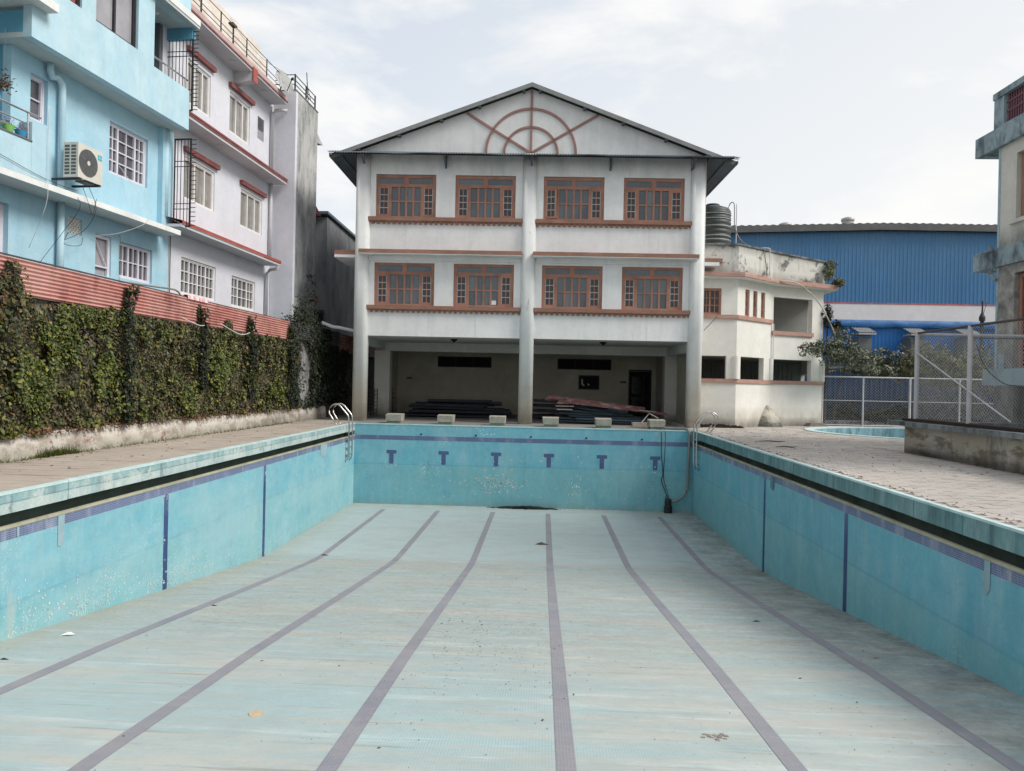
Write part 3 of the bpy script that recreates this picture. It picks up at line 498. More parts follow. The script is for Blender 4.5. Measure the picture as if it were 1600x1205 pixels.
# chipped tiles and repairs on the pool walls
r = random.Random(77)
q = MB()
for i in range(150):
    x = r.gauss(-1.55, .42) if i < 105 else r.uniform(-5.5, 4.8); z = r.gauss(-2.0, .22) if i < 105 else r.uniform(-2.6, -1.0); a = r.choice((.013, .013, .018, .026)); b = r.choice((.013, .018, .026))
    if -2.8 < z < -.7: q.quad((x - a, YF - .0055, z - b), (x + a, YF - .0055, z - b), (x + a * .8, YF - .0055, z + b), (x - a, YF - .0055, z + b * .8))
q.build('missing_tile', 'chip', fw, kind='stuff')
plw = bpy.data.objects['pool_wall_left']; prw = bpy.data.objects['pool_wall_right']
q = MB()
for i in range(420):
    y = r.choice((r.gauss(10.5, .8), r.gauss(13.8, 1.0), r.uniform(8, 20))); z = zf(min(max(y, 2), 26)) + abs(r.gauss(0, .26)) + .04; a = r.choice((.008, .009, .015)); b = r.choice((.008, .010, .016))
    if z < -1.15: q.quad((XL + .005, y - a, z - b), (XL + .005, y + a, z - b), (XL + .005, y + a * .8, z + b), (XL + .005, y - a, z + b * .8))
q.build('missing_tile', 'chip', plw, kind='stuff')
for o_, X_, sg_, (y0, y1, z0, z1), mt in ((plw, XL, 1, (10.22, 10.36, -.93, -.46), 'patch'), (plw, XL, 1, (22.6, 23.3, -.85, -.46), 'patch'), (plw, XL, 1, (9.4, 9.44, -.60, -.46), 'patch'), (plw, XL, 1, (20.4, 20.47, -.62, -.46), 'patch'), (prw, XR, -1, (9.05, 9.17, -.86, -.46), 'patch'), (prw, XR, -1, (17.3, 17.6, -.80, -.47), 'grime')):
    q = MB(); n_ = 9; v = []
    for i in range(n_ + 1):
        y = y0 + (y1 - y0) * i / n_; e = .12 * (z1 - z0) * noise.noise(Vector((y * 9, z0 * 5, 2))) + (z1 - z0) * .35 * abs(i / n_ - .5); v += [(X_ + sg_ * .007, y, z0 + e), (X_ + sg_ * .007, y, z1 - .0)]
    q.add(v, [(2 * i, 2 * i + 1, 2 * i + 3, 2 * i + 2) for i in range(n_)]); q.build('plaster_patch', mt, o_)
# decks
KX, KY, KR = 14.1, 28.0, 4.0
d = MB()
for a, b, c, e in ((XR + .09, 9.9, -3, 33.5), (9.9, 19, -3, 23.8), (18.3, 19, 23.8, 33.5), (9.9, 18.3, 32.2, 33.5)): d.quad((a, c, -.012), (b, c, -.012), (b, e, -.012), (a, e, -.012))
n = 48; cp = [(KX + KR * math.cos(2 * math.pi * i / n), KY + KR * math.sin(2 * math.pi * i / n)) for i in range(n)]
def sqp(i):
    a = 2 * math.pi * i / n; c_, s_ = math.cos(a), math.sin(a); k = 4.2 / max(abs(c_), abs(s_)); return (KX + k * c_, KY + k * s_)
for i in range(n):
    j = (i + 1) % n; d.quad((*cp[i], -.012), (*sqp(i), -.012), (*sqp(j), -.012), (*cp[j], -.012))
dr = d.build('pool_deck_right', 'deck', kind='structure')
d = MB(); d.box(-9.7, XL - .09, -3, 28.2, -.02, -.012); dl = d.build('pool_deck_left', 'deck', kind='structure')
d = MB(); d.quad((-9.7, 28.2, -.008), (XL - .2, 28.2, -.008), (XL - .2, 33.6, -.008), (-9.7, 33.6, -.008)); d.box(XL - .2, XR + .09, YF + .35, 39, -.1, 0.0); d.build('far_platform', 'platform', kind='structure')
d = MB(); d.box(XL - .36, XR + .36, -3, YN, -.1, 0); d.build('near_platform', 'platform', kind='structure')
def pavers(deck, x0, x1, y0, y1, w_, h_, mat, skip, key):
    r = random.Random(11); cells = []
    ny = int((y1 - y0) / h_)
    for j in range(ny):
        y = y0 + (j + .5) * h_; x = x0 + (w_ / 2 if j % 2 else 0)
        while x < x1 - .02:
            a, b = x, min(x + w_, x1)
            if b - a > .05 and not skip((a + b) / 2, y): cells.append((a, b, y))
            x += w_
    def bx(mb, a, b, y, full):
        e = .004; z = r.uniform(-.0015, .0035) + (0.006 if r.random() < .03 else 0); t1, t2 = r.uniform(-.003, .003), r.uniform(-.002, .002)
        A, B, Cc, D = a + e, b - e, y - h_ / 2 + e, y + h_ / 2 - e
        mb.add([(A, Cc, -.012), (B, Cc, -.012), (B, D, -.012), (A, D, -.012), (A, Cc, z - t1 - t2), (B, Cc, z + t1 - t2), (B, D, z + t1 + t2), (A, D, z - t1 + t2)],
               [(4, 5, 6, 7), (0, 1, 5, 4), (1, 2, 6, 5), (2, 3, 7, 6), (3, 0, 4, 7)])
    cells.sort(key=lambda c: key((c[0] + c[1]) / 2, c[2]))
    for a, b, y in cells[:300]:
        mb = MB(); bx(mb, a, b, y, True); mb.build('paver', mat, deck)
    mb = MB()
    for a, b, y in cells[300:]: bx(mb, a, b, y, False)
    mb.build('paver_field', mat, deck, kind='stuff')
vis = lambda x, y: (y + abs(x) * .3) if abs(x) < y * .72 and y > 8 else 1000 + y
pavers(dr, XR + .093, 18.9, 4, 33.4, .30, .15, 'paver', lambda x, y: math.hypot(x - KX, y - KY) < KR + .32 or (x > 9.0 and y < 19.3), vis)
pavers(dl, -9.5, XL - .093, 4, 28.1, .60, .30, 'paver_l', lambda x, y: False, vis)
# wading pool
t = thing('wading_pool', 'shallow round wading pool with a pale blue rim sunk in the right deck', 'wading pool', (KX, KY, 0))
q = MB(); q.lathe(KX, KY, [(KR - .01, -.5), (KR - .01, .03), (KR + .3, .03), (KR + .3, -.012)], 64); q.build('rim', 'kidrim', t)
q = MB(); q.lathe(KX, KY, [(KR - .012, -.02), (KR - .012, -.55), (0.01, -.56)], 64); q.build('basin', 'kidwall', t)
# ladders
def ladder(label, X, sg):
    t = thing('pool_ladder', label, 'ladder', (X, 25.75, 0), group='steel ladders at the far corners')
    for k in (0, 1):
        y = 25.5 + .5 * k; xi = X + sg * .10; xo = xi - sg * .42; q = MB()
        dz = [(.42, 0), (.58, .22), (.68, .38), (.70, .48), (.66, .58), (.58, .66), (.48, .70), (.38, .69), (.30, .63), (.05, .34), (.01, .26), (0, .12), (0, -1.05), (.03, -1.18), (.10, -1.26)]
        pts = [(xi - sg * d_, y, z_) for d_, z_ in dz]
        q.tube(pts, .026, 10); q.build('rail', 'steel', t, smooth=True)
        q = MB(); q.tube([(xo, y, .0), (xo, y, .015)], .05, 12); q.build('foot_plate', 'steel', t)
    for z in (-.26, -.52, -.78, -1.02):
        q = MB(); q.box(X + sg * .06 - .03, X + sg * .06 + .05, 25.5, 26.0, z - .015, z + .012); q.build('rung', 'steel', t)
ladder('curved steel pool ladder beside the ivy wall end, left far corner', XL, 1)
ladder('curved steel pool ladder at the right far corner beside the white column', XR, -1)
# starting blocks
fb = ['beside the left ladder', 'second from the left column', 'just left of the middle column', 'just right of the middle column', 'in front of the timber pile', 'above the pump hose near the right column']
for i, px in enumerate((-5.37, -3.5, -1.63, .29, 2.18, 4.08)):
    t = thing('starting_block', 'square concrete starting block ' + fb[i], 'starting block', (px, 27.2, 0), group='starting blocks along the far edge')
    q = MB(); jy = rnd.uniform(-.04, .04)
    q.add([(px - .27, 27.0 + jy, .09), (px + .27, 27.0 + jy, .09), (px + .29, 27.55 + jy, .09), (px - .29, 27.55 + jy, .09), (px - .28, 26.99 + jy, .315), (px + .28, 26.99 + jy, .315), (px + .30, 27.57 + jy, .345), (px - .30, 27.57 + jy, .345)],
          [(0, 3, 2, 1), (4, 5, 6, 7), (0, 1, 5, 4), (1, 2, 6, 5), (2, 3, 7, 6), (3, 0, 4, 7)]); q.build('seat', 'block', t)
    q = MB(); q.box(px - .25, px + .27, 27.04 + jy, 27.52 + jy, 0, .088); q.build('plinth', 'block_edge', t)
# pump, hose, cable
t = thing('submersible_pump', 'small black submersible pump standing at the far end of the pool floor', 'pump', (4.42, 26.45, -2.86))
q = MB(); q.lathe(4.42, 26.45, [(.0, -2.86), (.14, -2.86), (.14, -2.62), (.12, -2.60), (.12, -2.42), (.09, -2.36), (.0, -2.36)], 14); q.build('casing', 'pump', t, smooth=False)
q = MB(); q.tube([(4.42, 26.45, -2.36), (4.42, 26.45, -2.28), (4.36, 26.45, -2.24), (4.33, 26.45, -2.32), (4.33, 26.45, -2.37)], .014, 6); q.build('handle', 'iron', t)
q = MB(); q.box(4.30, 4.55, 26.34, 26.6, -2.875, -2.845); q.build('foot', 'iron', t)
def curve_pts(p, n=6):
    o_ = []
    for i in range(len(p) - 1):
        p0, p1, p2, p3 = [Vector(p[max(0, min(len(p) - 1, i + k))]) for k in (-1, 0, 1, 2)]
        for j in range(n):
            t_ = j / n; o_.append(.5 * ((2 * p1) + (p2 - p0) * t_ + (2 * p0 - 5 * p1 + 4 * p2 - p3) * t_ * t_ + (3 * p1 - p0 - 3 * p2 + p3) * t_ ** 3))
    return o_ + [Vector(p[-1])]
def wire(name, label, cat, pts, r_, mat, n=6, seg=6, **k):
    q = MB(); q.tube(curve_pts(pts, seg), r_, n); o = q.build(name, mat, None, True); o['label'] = label; o['category'] = cat
    for a, b in k.items(): o[a] = b
    return o
wire('drain_hose', 'grey drain hose dropping over the far edge and curling to the pump', 'hose', [(4.0, 27.35, .03), (4.7, 27.1, .04), (5.02, 26.85, .05), (5.12, 26.62, -.05), (5.13, 26.60, -.6), (5.10, 26.58, -1.3), (5.10, 26.56, -1.9), (5.0, 26.52, -2.2), (4.75, 26.48, -2.42), (4.5, 26.45, -2.47)], .045, 'pipegrey', 10)
wire('pump_cable', 'thin black power cable hanging from the last starting block to the pump', 'cable', [(4.15, 27.0, .05), (4.17, 26.68, -.1), (4.18, 26.66, -.8), (4.25, 26.66, -1.5), (4.2, 26.66, -1.75), (4.32, 26.62, -2.1), (4.40, 26.5, -2.35)], .014, 'blackhose')
wire('pump_rope', 'second thin dark line beside the power cable, tied to the pump', 'rope', [(4.3, 27.0, .05), (4.31, 26.68, -.1), (4.30, 26.67, -.9), (4.27, 26.67, -1.6), (4.36, 26.65, -2.0), (4.42, 26.47, -2.28)], .011, 'blackhose')
# things left on the pool floor
q = MB(); r = random.Random(4)
for i in range(260):
    a = r.gauss(0, 1); x = -.55 + a * .55; y = 26.58 - abs(r.gauss(0, .10)); z = zf(y) + r.uniform(0, .08) * max(0, 1 - abs(a) / 2)
    s_ = r.uniform(.02, .08); q.add([(x - s_, y, z), (x, y - s_ * .6, z + .01), (x + s_, y, z + .005), (x, y + s_ * .6, z + s_ * .4)], [(0, 1, 2), (0, 2, 3)])
n_ = 40; ring = []
for i in range(n_):
    a = 2 * math.pi * i / n_; k_ = 1 + .35 * noise.noise(Vector((math.cos(a) * 2, math.sin(a) * 2, 1)))
    ring.append((-.5 + 1.1 * k_ * math.cos(a), min(26.695, 26.56 + .22 * k_ * math.sin(a))))
q.add([(x_, y_, zf(min(y_, 26.7)) + .004) for x_, y_ in ring] + [(-.5 + (x_ + .5) * .55, 26.58 + (y_ - 26.56) * .5, -2.80 + .04 * noise.noise(Vector((x_ * 3, 0, 0)))) for x_, y_ in ring] + [(-.5, 26.6, -2.79)], [(i, (i + 1) % n_, n_ + (i + 1) % n_, n_ + i) for i in range(n_)] + [(n_ + i, n_ + (i + 1) % n_, 2 * n_) for i in range(n_)])
o = q.build('leaf_sludge', 'sludge'); o['label'] = 'heap of black rotten leaves under the middle lane end'; o['category'] = 'rotten leaves'; o['kind'] = 'stuff'
def onfloor(px_x, y): return (px_x, y, zf(y))
q = MB(); c = onfloor(-6.15, 9.6)
for k in range(2): q.add([(c[0] - .06 + k * .05, c[1] - .04, c[2] + .006), (c[0] + .02 + k * .04, c[1] - .05, c[2] + .02), (c[0] + .06 + k * .05, c[1] + .02, c[2] + .01), (c[0] + .0 + k * .03, c[1] + .05, c[2] + .03)], [(0, 1, 2, 3)])
o = q.build('paper_scrap', 'paper'); o['label'] = 'crumpled white scrap lying on the floor near the left pool wall'; o['category'] = 'litter'
q = MB(); zc = zf(6.95); q.add([(-2.62 + .065 * math.cos(a) * (1 + .08 * math.sin(3 * a)), 6.95 + .062 * math.sin(a), zc + .012 + .063 * .1 * math.sin(a)) for a in [i * math.pi / 10 for i in range(20)]] + [(-2.62 + .062 * math.cos(i * math.pi / 10), 6.95 + .06 * math.sin(i * math.pi / 10), zc - .008) for i in range(20)], [tuple(range(20))] + [(i, 20 + i, 20 + (i + 1) % 20, (i + 1) % 20) for i in range(20)])
o = q.build('orange_disc', 'orange'); o['label'] = 'small flat pale orange disc lying on the near pool floor'; o['category'] = 'litter'
q = MB()
for k in range(18):
    a = r.uniform(0, 6.28); d_ = r.uniform(0, .12); x = 1.62 + math.cos(a) * d_ * 1.2; y = 6.85 + math.sin(a) * d_ * .8; q.box(x - .016, x + .016, y - .012, y + .012, zf(y), zf(y) + r.uniform(.004, .01))
o = q.build('pale_crumbs', 'plank_g'); o['label'] = 'pale scatter of crumbs on the near pool floor, right half'; o['category'] = 'litter'
for lab, x, y, s_, mt in (('black shard lying right of the fifth lane line', 3.45, 12.1, .07, 'iron'), ('dark twig lying across the fourth lane line', .05, 20.5, .20, 'stem'), ('dark clump on the first lane line at the slope break', -5.3, 18.4, .11, 'stem'),
                          ('small stone by the right pool wall shade', 4.35, 9.9, .05, 'rubble'), ('brown leaf lying between the fifth and sixth lane lines', 3.3, 14.8, .07, 'orange'), ('dark leaf lump near the left pool wall', -6.1, 8.4, .06, 'iron'), ('dark leaf between the first and second lane lines', -5.2, 11.9, .06, 'iron')):
    q = MB(); z = zf(y); q.add([(x - s_, y, z), (x - s_ * .2, y - s_ * .35, z + .004), (x + s_, y - s_ * .1, z + .003), (x + s_ * .2, y + s_ * .35, z), (x - s_ * .1, y, z + s_ * .35)], [(0, 1, 4), (1, 2, 4), (2, 3, 4), (3, 0, 4)])
    o = q.build('debris_bit', mt); o['label'] = lab; o['category'] = 'litter'
q = MB(); r = random.Random(21)
for i in range(850):
    if r.random() < .45: x = r.gauss(-.7, .8); y = r.gauss(9.6, 1.2)
    else: x = r.uniform(-6.6, 5.2); y = r.uniform(4.5, 26.4)
    if not -6.65 < x < 5.2: continue
    z = zf(y) + .002; s_ = r.uniform(.005, .013) * (1 if r.random() < .93 else 2.4); a = r.uniform(0, 3.14); cx_, sx_ = math.cos(a) * s_, math.sin(a) * s_
    q.add([(x - cx_, y - sx_, z), (x + sx_ * .4, y - cx_ * .4, z + .006), (x + cx_, y + sx_, z + .004), (x - sx_ * .4, y + cx_ * .4, z + .008)], [(0, 1, 2, 3)])
o = q.build('pool_litter', 'litter'); o['label'] = 'tiny dry leaf flakes scattered over the empty pool floor'; o['category'] = 'leaf litter'; o['kind'] = 'stuff'
q = MB()
for i in range(560):
    w_ = r.random()
    if w_ < .45: x = XR + .14 + abs(r.gauss(0, .12)); y = r.uniform(6, 26.5)
    elif w_ < .75: x = r.uniform(5.7, 8.5); y = r.uniform(14, 29)
    else: x = r.uniform(-8.9, -7.1); y = r.uniform(8, 27)
    if w_ > .9: x = -8.75 + abs(r.gauss(0, .12)); y = r.uniform(12, 28)
    s_ = r.uniform(.012, .04); a = r.uniform(0, 3.14); cx_, sx_ = math.cos(a) * s_, math.sin(a) * s_; z = .005
    q.add([(x - cx_, y - sx_, z), (x + sx_ * .4, y - cx_ * .4, z + .012), (x + cx_, y + sx_, z + .006), (x - sx_ * .4, y + cx_ * .4, z + .015)], [(0, 1, 2, 3)])
o = q.build('deck_litter', 'litter'); o['label'] = 'dry leaves and twigs scattered along the pool decks'; o['category'] = 'leaf litter'; o['kind'] = 'stuff'
for lab, x, y, l_ in (('long brown stick lying on the deck by the right coping', 6.55, 21.9, .42), ('curled dry branch on the deck near the right ladder', 6.35, 19.9, .28)):
    q = MB(); q.tube([(x - l_, y, .015), (x - l_ * .2, y + .05, .03), (x + l_ * .5, y - .03, .02), (x + l_, y + .06, .03)], [.008, .016, .014, .006], 6); o = q.build('dry_stick', 'stem'); o['label'] = lab; o['category'] = 'stick'
# ================================================================== MAIN BUILDING
FA = Fr(0, 28.6, 1, .02, .02, -1)
def at(fr, u, n, z): return Vector(fr.P(u, n, z))
bld = thing('pool_house', 'large white gabled pool house with eight brown windows and an open ground floor hall', 'building', (-.65, 28.6, 0))
RZ = FA.rot()
holes = [(a, b, c, d) for a, b in ((-6.51, -4.22), (-3.49, -1.20), (-.14, 2.15), (2.88, 5.17)) for c, d in ((7.745, 9.385), (4.405, 6.025))]
q = MB(FA); q.wall(-7.26, 5.97, 3.24, 10.24, -.22, 0, holes); q.build('front_wall', 'white', bld)
q = MB(FA); q.box(-7.26, -7.04, -12, -.222, 3.24, 10.3); q.box(5.75, 5.97, -12, -.222, 3.24, 10.3); q.box(-7.26, 5.97, -12.2, -12, 0, 10.3); q.build('side_wall', 'white', bld)
q = MB(FA)
for z0, z1 in ((3.24, 3.44), (6.5, 6.7), (10.0, 10.2)): q.box(-7.03, 5.74, -11.98, -.23, z0, z1)
q.build('floor_slab', 'ceiling', bld)
def rrect(u0, u1, n0, n1, r_, k=4):
    p = []
    for cx, cy, a0 in ((u1 - r_, n1 - r_, 0), (u0 + r_, n1 - r_, 90), (u0 + r_, n0 + r_, 180), (u1 - r_, n0 + r_, 270)):
        for i in range(k + 1):
            a = math.radians(a0 + 90 * i / k); p.append((cx + r_ * math.cos(a), cy + r_ * math.sin(a)))
    return p
for u in (-6.98, -.67, 5.66):
    q = MB(FA); q.prism(rrect(u - .27, u + .27, -.33, .20, .20, 6), lambda p, t_: (p[0], p[1], t_), 0, 10.18); o = q.build('column', 'column', bld, True)
    o.data.polygons.foreach_set('use_smooth', [len(p.vertices) < 5 for p in o.data.polygons])
# windows
def main_window():
    """brown window 2.29 x 1.62, local x right, y into the wall, z up from the sill"""
    Wd, Ht, fw_ = 2.29, 1.62, .075; D0, D1 = -.0, .10
    f = MB()
    f.box(0, fw_, D0, D1, 0, Ht); f.box(Wd - fw_, Wd, D0, D1, 0, Ht); f.box(fw_, Wd - fw_, D0, D1, 0, .06); f.box(fw_, Wd - fw_, D0, D1, Ht - .07, Ht)
    f.box(fw_, Wd - fw_, D0 - .005, D1, 1.17, 1.25); f.box(Wd / 2 - .04, Wd / 2 + .04, D0, D1, 1.25, Ht - .07)
    f.box(.52, .59, D0, D1, .06, 1.17); f.box(1.70, 1.77, D0, D1, .06, 1.17)
    for x in (.87, 1.145, 1.42): f.box(x - .036, x + .036, .012, .075, .06, 1.17)
    f.box(.59, 1.70, .016, .07, .60, .655)
    fr_ = f.mesh('window', ['wood'])
    b = MB(); b.box(.59, 1.70, .006, .014, .618, .638)
    for x in (.30, 1.99):
        pass
    pan = []
    xs = [(.59, .834), (.906, 1.109), (1.181, 1.384), (1.456, 1.70)]
    for x0, x1 in xs:
        for z0, z1 in ((.06, .60), (.655, 1.17)):
            p = MB(); p.box(x0, x1, .045, .05, z0, z1); pan.append(p.mesh('pane', 'glass'))
    tr = []
    for x0, x1 in ((fw_, Wd / 2 - .04), (Wd / 2 + .04, Wd - fw_)):
        p = MB(); a, c, e, h = x0, x1, 1.25, Ht - .07
        for k in ((a, a + .05, e, h), (c - .05, c, e, h), (a + .05, c - .05, e, e + .045), (a + .05, c - .05, h - .04, h)): p.box(k[0], k[1], .01, .06, k[2], k[3])
        p.k = 1; p.box(a + .05, c - .05, .035, .04, e + .045, h - .04); tr.append(p.mesh('transom_sash', ['wood', 'glass']))
    s = MB(); a, c, e, h = 0, .445, 0, 1.11
    for k in ((a, a + .06, e, h), (c - .06, c, e, h), (a + .06, c - .06, e, e + .07), (a + .06, c - .06, h - .06, h)): s.box(k[0], k[1], -.022, .022, k[2], k[3])
    s.box(c / 2 - .016, c / 2 + .016, -.018, .018, e + .07, h - .06)
    s.k = 2
    for i in range(1, 4): z = e + .07 + (h - .13) * i / 4; s.box(a + .06, c - .06, -.02, -.006, z - .012, z + .012)
    s.box(a + .06, a + .078, -.019, -.007, e + .07, h - .06); s.box(c - .078, c - .06, -.019, -.007, e + .07, h - .06)
    s.k = 1; s.box(a + .06, c - .06, .0, .004, e + .07, h - .06)
    return fr_, pan, tr, s.mesh('side_sash', ['wood', 'glass_d', 'bars'])
WF, WP, WT, WS = main_window()
wi = 0
for row, z in enumerate((7.75, 4.412)):
    for u in (-6.51, -3.49, -.14, 2.88):
        o = inst(WF, 'window', bld, at(FA, u, -.075, z), RZ); r = random.Random(wi * 7 + 2); wi += 1
        for p in WP: local(p, 'pane', o, (0, 0, 0))
        for p in WT: local(p, 'transom_sash', o, (0, r.uniform(-.004, .002), 0))
        a1 = r.choice((0, 0, .10, .22)); a2 = r.choice((0, 0, 0, .14))
        local(WS, 'side_sash', o, (.075, .02 - .0, .06), (0, 0, -a1)); s2 = local(WS, 'side_sash', o, (2.215, .02, .06), (0, 0, a2)); s2.scale = (-1, 1, 1)
q = MB(FA); q.box(-2.06, -1.86, -.10, -.092, 4.50, 4.66); q.build('window_note', 'paper', bld, label='white paper in the lower second window')
# sills with dentils, canopies
for z in (7.57, 4.22):
    for u0, u1 in ((-6.87, -.93), (-.42, 5.50)):
        q = MB(FA); q.box(u0, u1, .0, .14, z + .03, z + .175); q.box(u0, u1, .0, .10, z - .01, z + .03); s_ = q.build('window_sill', 'brown', bld)
        q = MB(FA); k = 30
        for i in range(k):
            u = u0 + .03 + (u1 - u0 - .15) * i / (k - 1); q.box(u, u + .105, .002, .085, z - .085, z - .01)
        q.build('dentil_row', 'brown', s_, kind='stuff')
for u0, u1 in ((-7.02, -.90), (-.50, 5.66)):
    q = MB(FA); q.box(u0, u1, .0, .52, 6.27, 6.30); q.k = 1; q.box(u0, u1, .0, .53, 6.30, 6.445); q.k = 0
    q.box(u0 + .15, u1 - .1, .0, .06, 6.10, 6.27); q.build('canopy', ['white', 'brown'], bld)
q = MB(FA); q.k = 1; q.box(-8.05, -7.262, -9, .0, 6.30, 6.47); q.k = 0; q.box(-8.05, -7.262, -9, 0, 6.2, 6.30); q.build('side_canopy', ['white', 'brown'], bld)
q = MB(FA); q.k = 1; q.box(5.972, 6.72, -9, -.3, 6.30, 6.45); q.k = 0; q.box(5.972, 6.6, -9, -.3, 6.17, 6.30); q.build('side_canopy', ['white', 'brown'], bld)
# gable
RU, RZt = -.66, 12.80; SL = .372
q = MB(FA); gl = RU - (RZt - .12 - 10.24) / SL; gr = RU + (RZt - .12 - 10.24) / SL
q.prism([(gl, 10.24), (gr, 10.24), (RU, RZt - .12)], lambda p, t_: (p[0], t_, p[1]), -.22, 0.0); q.build('gable_wall', 'gable', bld)
def bar(pts, name):
    q = MB(FA)
    for k in range(len(pts) - 1):
        a, b = Vector(pts[k]), Vector(pts[k + 1]); d_ = (b - a).normalized(); nn = Vector((-d_.y, d_.x)) * .042
        q.prism([tuple(a + nn), tuple(b + nn), tuple(b - nn), tuple(a - nn)], lambda p, t_: (p[0], t_, p[1]), .001, .05)
    q.build(name, 'sunbar', bld)
def arc(r_): return [(RU + r_ * math.cos(math.pi * i / 28), 10.22 + r_ * math.sin(math.pi * i / 28)) for i in range(29)]
bar(arc(1.70), 'sunburst_arc'); bar(arc(1.01), 'sunburst_arc')
bar([(RU, 10.25), (RU, 12.6)], 'sunburst_ray'); bar([(RU, 10.25), (-3.12, 11.74)], 'sunburst_ray'); bar([(RU, 10.25), (1.86, 11.72)], 'sunburst_ray')
# roof
for sg in (-1, 1):
    ue = -8.2 if sg < 0 else 7.02; ze = RZt - SL * abs(ue - RU); q = MB(FA)
    k = 210; v = []
    for i in range(k + 1):
        n_ = .30 - 12.8 * i / k; dz = .012 * math.sin(i * 2 * math.pi / 3.5 + .3)
        v += [(RU, n_, RZt + dz), (ue, n_, ze + dz)]
    q.add(v, [(2 * i, 2 * i + 1, 2 * i + 3, 2 * i + 2) for i in range(k)])
    q.k = 1; q.prism([(RU, RZt - .02), (ue, ze - .02), (ue, ze - .05), (RU, RZt - .05)], lambda p, t_: (p[0], t_, p[1]), -12.5, .28)
    rf = q.build('roof_sheet', ['roof', 'roof_under'], bld)
    q = MB(FA); q.prism([(RU, RZt + .02), (ue, ze + .02), (ue, ze - .14), (RU, RZt - .14)], lambda p, t_: (p[0], t_, p[1]), .28, .305); q.build('verge_board', 'verge', rf)
    q = MB(FA); q.prism([(ue - .02, ze + .015), (ue + .02, ze + .015), (ue + .02, ze - .10), (ue - .02, ze - .10)], lambda p, t_: (p[0], t_, p[1]), -12.5, .42); q.build('eave_board', 'roof', rf)
    for f_ in (.04, .26, .45, .66, .86):
        u = RU + (ue - RU) * f_; z = RZt + (ze - RZt) * f_; q = MB(FA); q.box(u - .05, u + .05, .0, .27, z - .19, z - .052); q.build('purlin_end', 'roof_under', rf)
    for f_ in (.88, .95):
        q = MB(FA); u = RU + (ue - RU) * f_; z = RZt + (ze - RZt) * f_; q.box(u - .04, u + .04, -12, .3, z - .16, z - .06); q.build('purlin', 'roof_under', rf)
q = MB(FA); k = 155 * 6; v = []
for i in range(k + 1):
    u = -8.2 + 15.22 * i / k; dz = .022 * math.sin(2 * math.pi * i / 6); sag = .012 * math.sin(u * 1.3) - .01 * math.sin(u * 3.1); v += [(u, .0, 10.235 + dz), (u, .80 + .01 * math.sin(u * 5), 9.955 + dz + sag)]
q.add(v, [(2 * i, 2 * i + 1, 2 * i + 3, 2 * i + 2) for i in range(k)]); hd = q.build('front_hood', 'roof_under', bld)
q = MB(FA); q.box(-8.15, 6.98, .66, .70, 9.93, 9.955); q.box(-8.15, 6.98, .02, .06, 10.13, 10.17); q.build('hood_batten', 'iron', hd)
for u in (-6.93, -3.86, -.62, 2.36, 5.42):
    q = MB(FA); q.box(u - .035, u + .035, .0, .05, 9.62, 10.1); q.prism([(.05, 9.65), (.05, 9.72), (.72, 9.93), (.72, 9.88)], lambda p, t_: (t_, p[0], p[1]), u - .03, u + .03); q.build('hood_bracket', 'roof_under', hd)
# ground-floor hall
q = MB(FA); q.box(-7.03, 5.93, -4.9, -4.55, 2.86, 3.239); q.box(5.45, 5.75, -4.54, -.35, 2.86, 3.239); q.box(-7.2, -6.9, -4.54, -.35, 2.93, 3.239); q.build('beam', 'ceiling', bld)
for u0, u1 in ((-7.35, -6.68), (5.38, 5.97)):
    q = MB(FA); q.box(u0, u1, -5.05, -4.5, 0, 2.86); q.build('inner_column', 'cream', bld)
q = MB(FA); q.wall(-7.26, 5.97, 0, 3.24, -9.2, -8.98, [(4.40, 5.52, 0, 2.34)]); q.build('hall_back_wall', 'hall', bld)
for b_ in ((5.75, 5.97, -8.97, -5.06), (5.9, 5.97, -4.49, -.4), (-7.26, -7.1, -8.97, -6.4)): q = MB(FA); q.box(*b_, 0, 3.239); q.build('hall_side_wall', 'hall', bld)
for u0, u1 in ((-5.1, -2.42), (.86, 3.52)):
    q = MB(FA); q.box(u0, u1, -8.979, -8.95, 2.29, 2.82); w_ = q.build('high_window', 'iron', bld)
    for k in range(3):
        a = u0 + .05 + k * (u1 - u0 - .05) / 3; q = MB(FA); q.box(a, a + (u1 - u0 - .05) / 3 - .05, -8.949, -8.945, 2.34, 2.77); q.build('pane', 'dark', w_)
q = MB(FA); q.box(1.92, 2.95, -8.979, -8.94, 1.31, 2.02); w_ = q.build('hall_window', 'iron', bld)
q = MB(FA); q.box(1.99, 2.88, -8.939, -8.935, 1.38, 1.95); q.build('pane', 'dark', w_)
q = MB(FA); q.prism([(2.06, 1.80), (2.12, 1.86), (2.14, 1.60), (2.24, 1.50), (2.16, 1.48), (2.06, 1.58)], lambda p, t_: (p[0], t_, p[1]), -8.934, -8.93); q.prism([(2.38, 1.64), (2.42, 1.60), (2.47, 1.55), (2.44, 1.5), (2.38, 1.53)], lambda p, t_: (p[0], t_, p[1]), -8.934, -8.93); q.build('torn_paper', 'paper', w_)
q = MB(FA); q.box(4.40, 4.47, -9.1, -8.93, 0, 2.34); q.box(5.45, 5.52, -9.1, -8.93, 0, 2.34); q.box(4.47, 5.45, -9.1, -8.93, 2.27, 2.34); dfr = q.build('door_frame', 'iron', bld)
q = MB(FA); q.box(4.48, 5.16, -9.08, -9.04, .02, 2.26); q.k = 1; q.box(4.56, 5.10, -9.039, -9.03, 1.15, 2.0); q.box(4.56, 5.10, -9.039, -9.03, .2, 1.0); q.k = 0; q.box(5.17, 5.449, -9.08, -9.05, .02, 2.26); q.build('door', ['dark', 'glass_d'], dfr)  # last narrow box: dark panel added to keep the gap beside the leaf dark
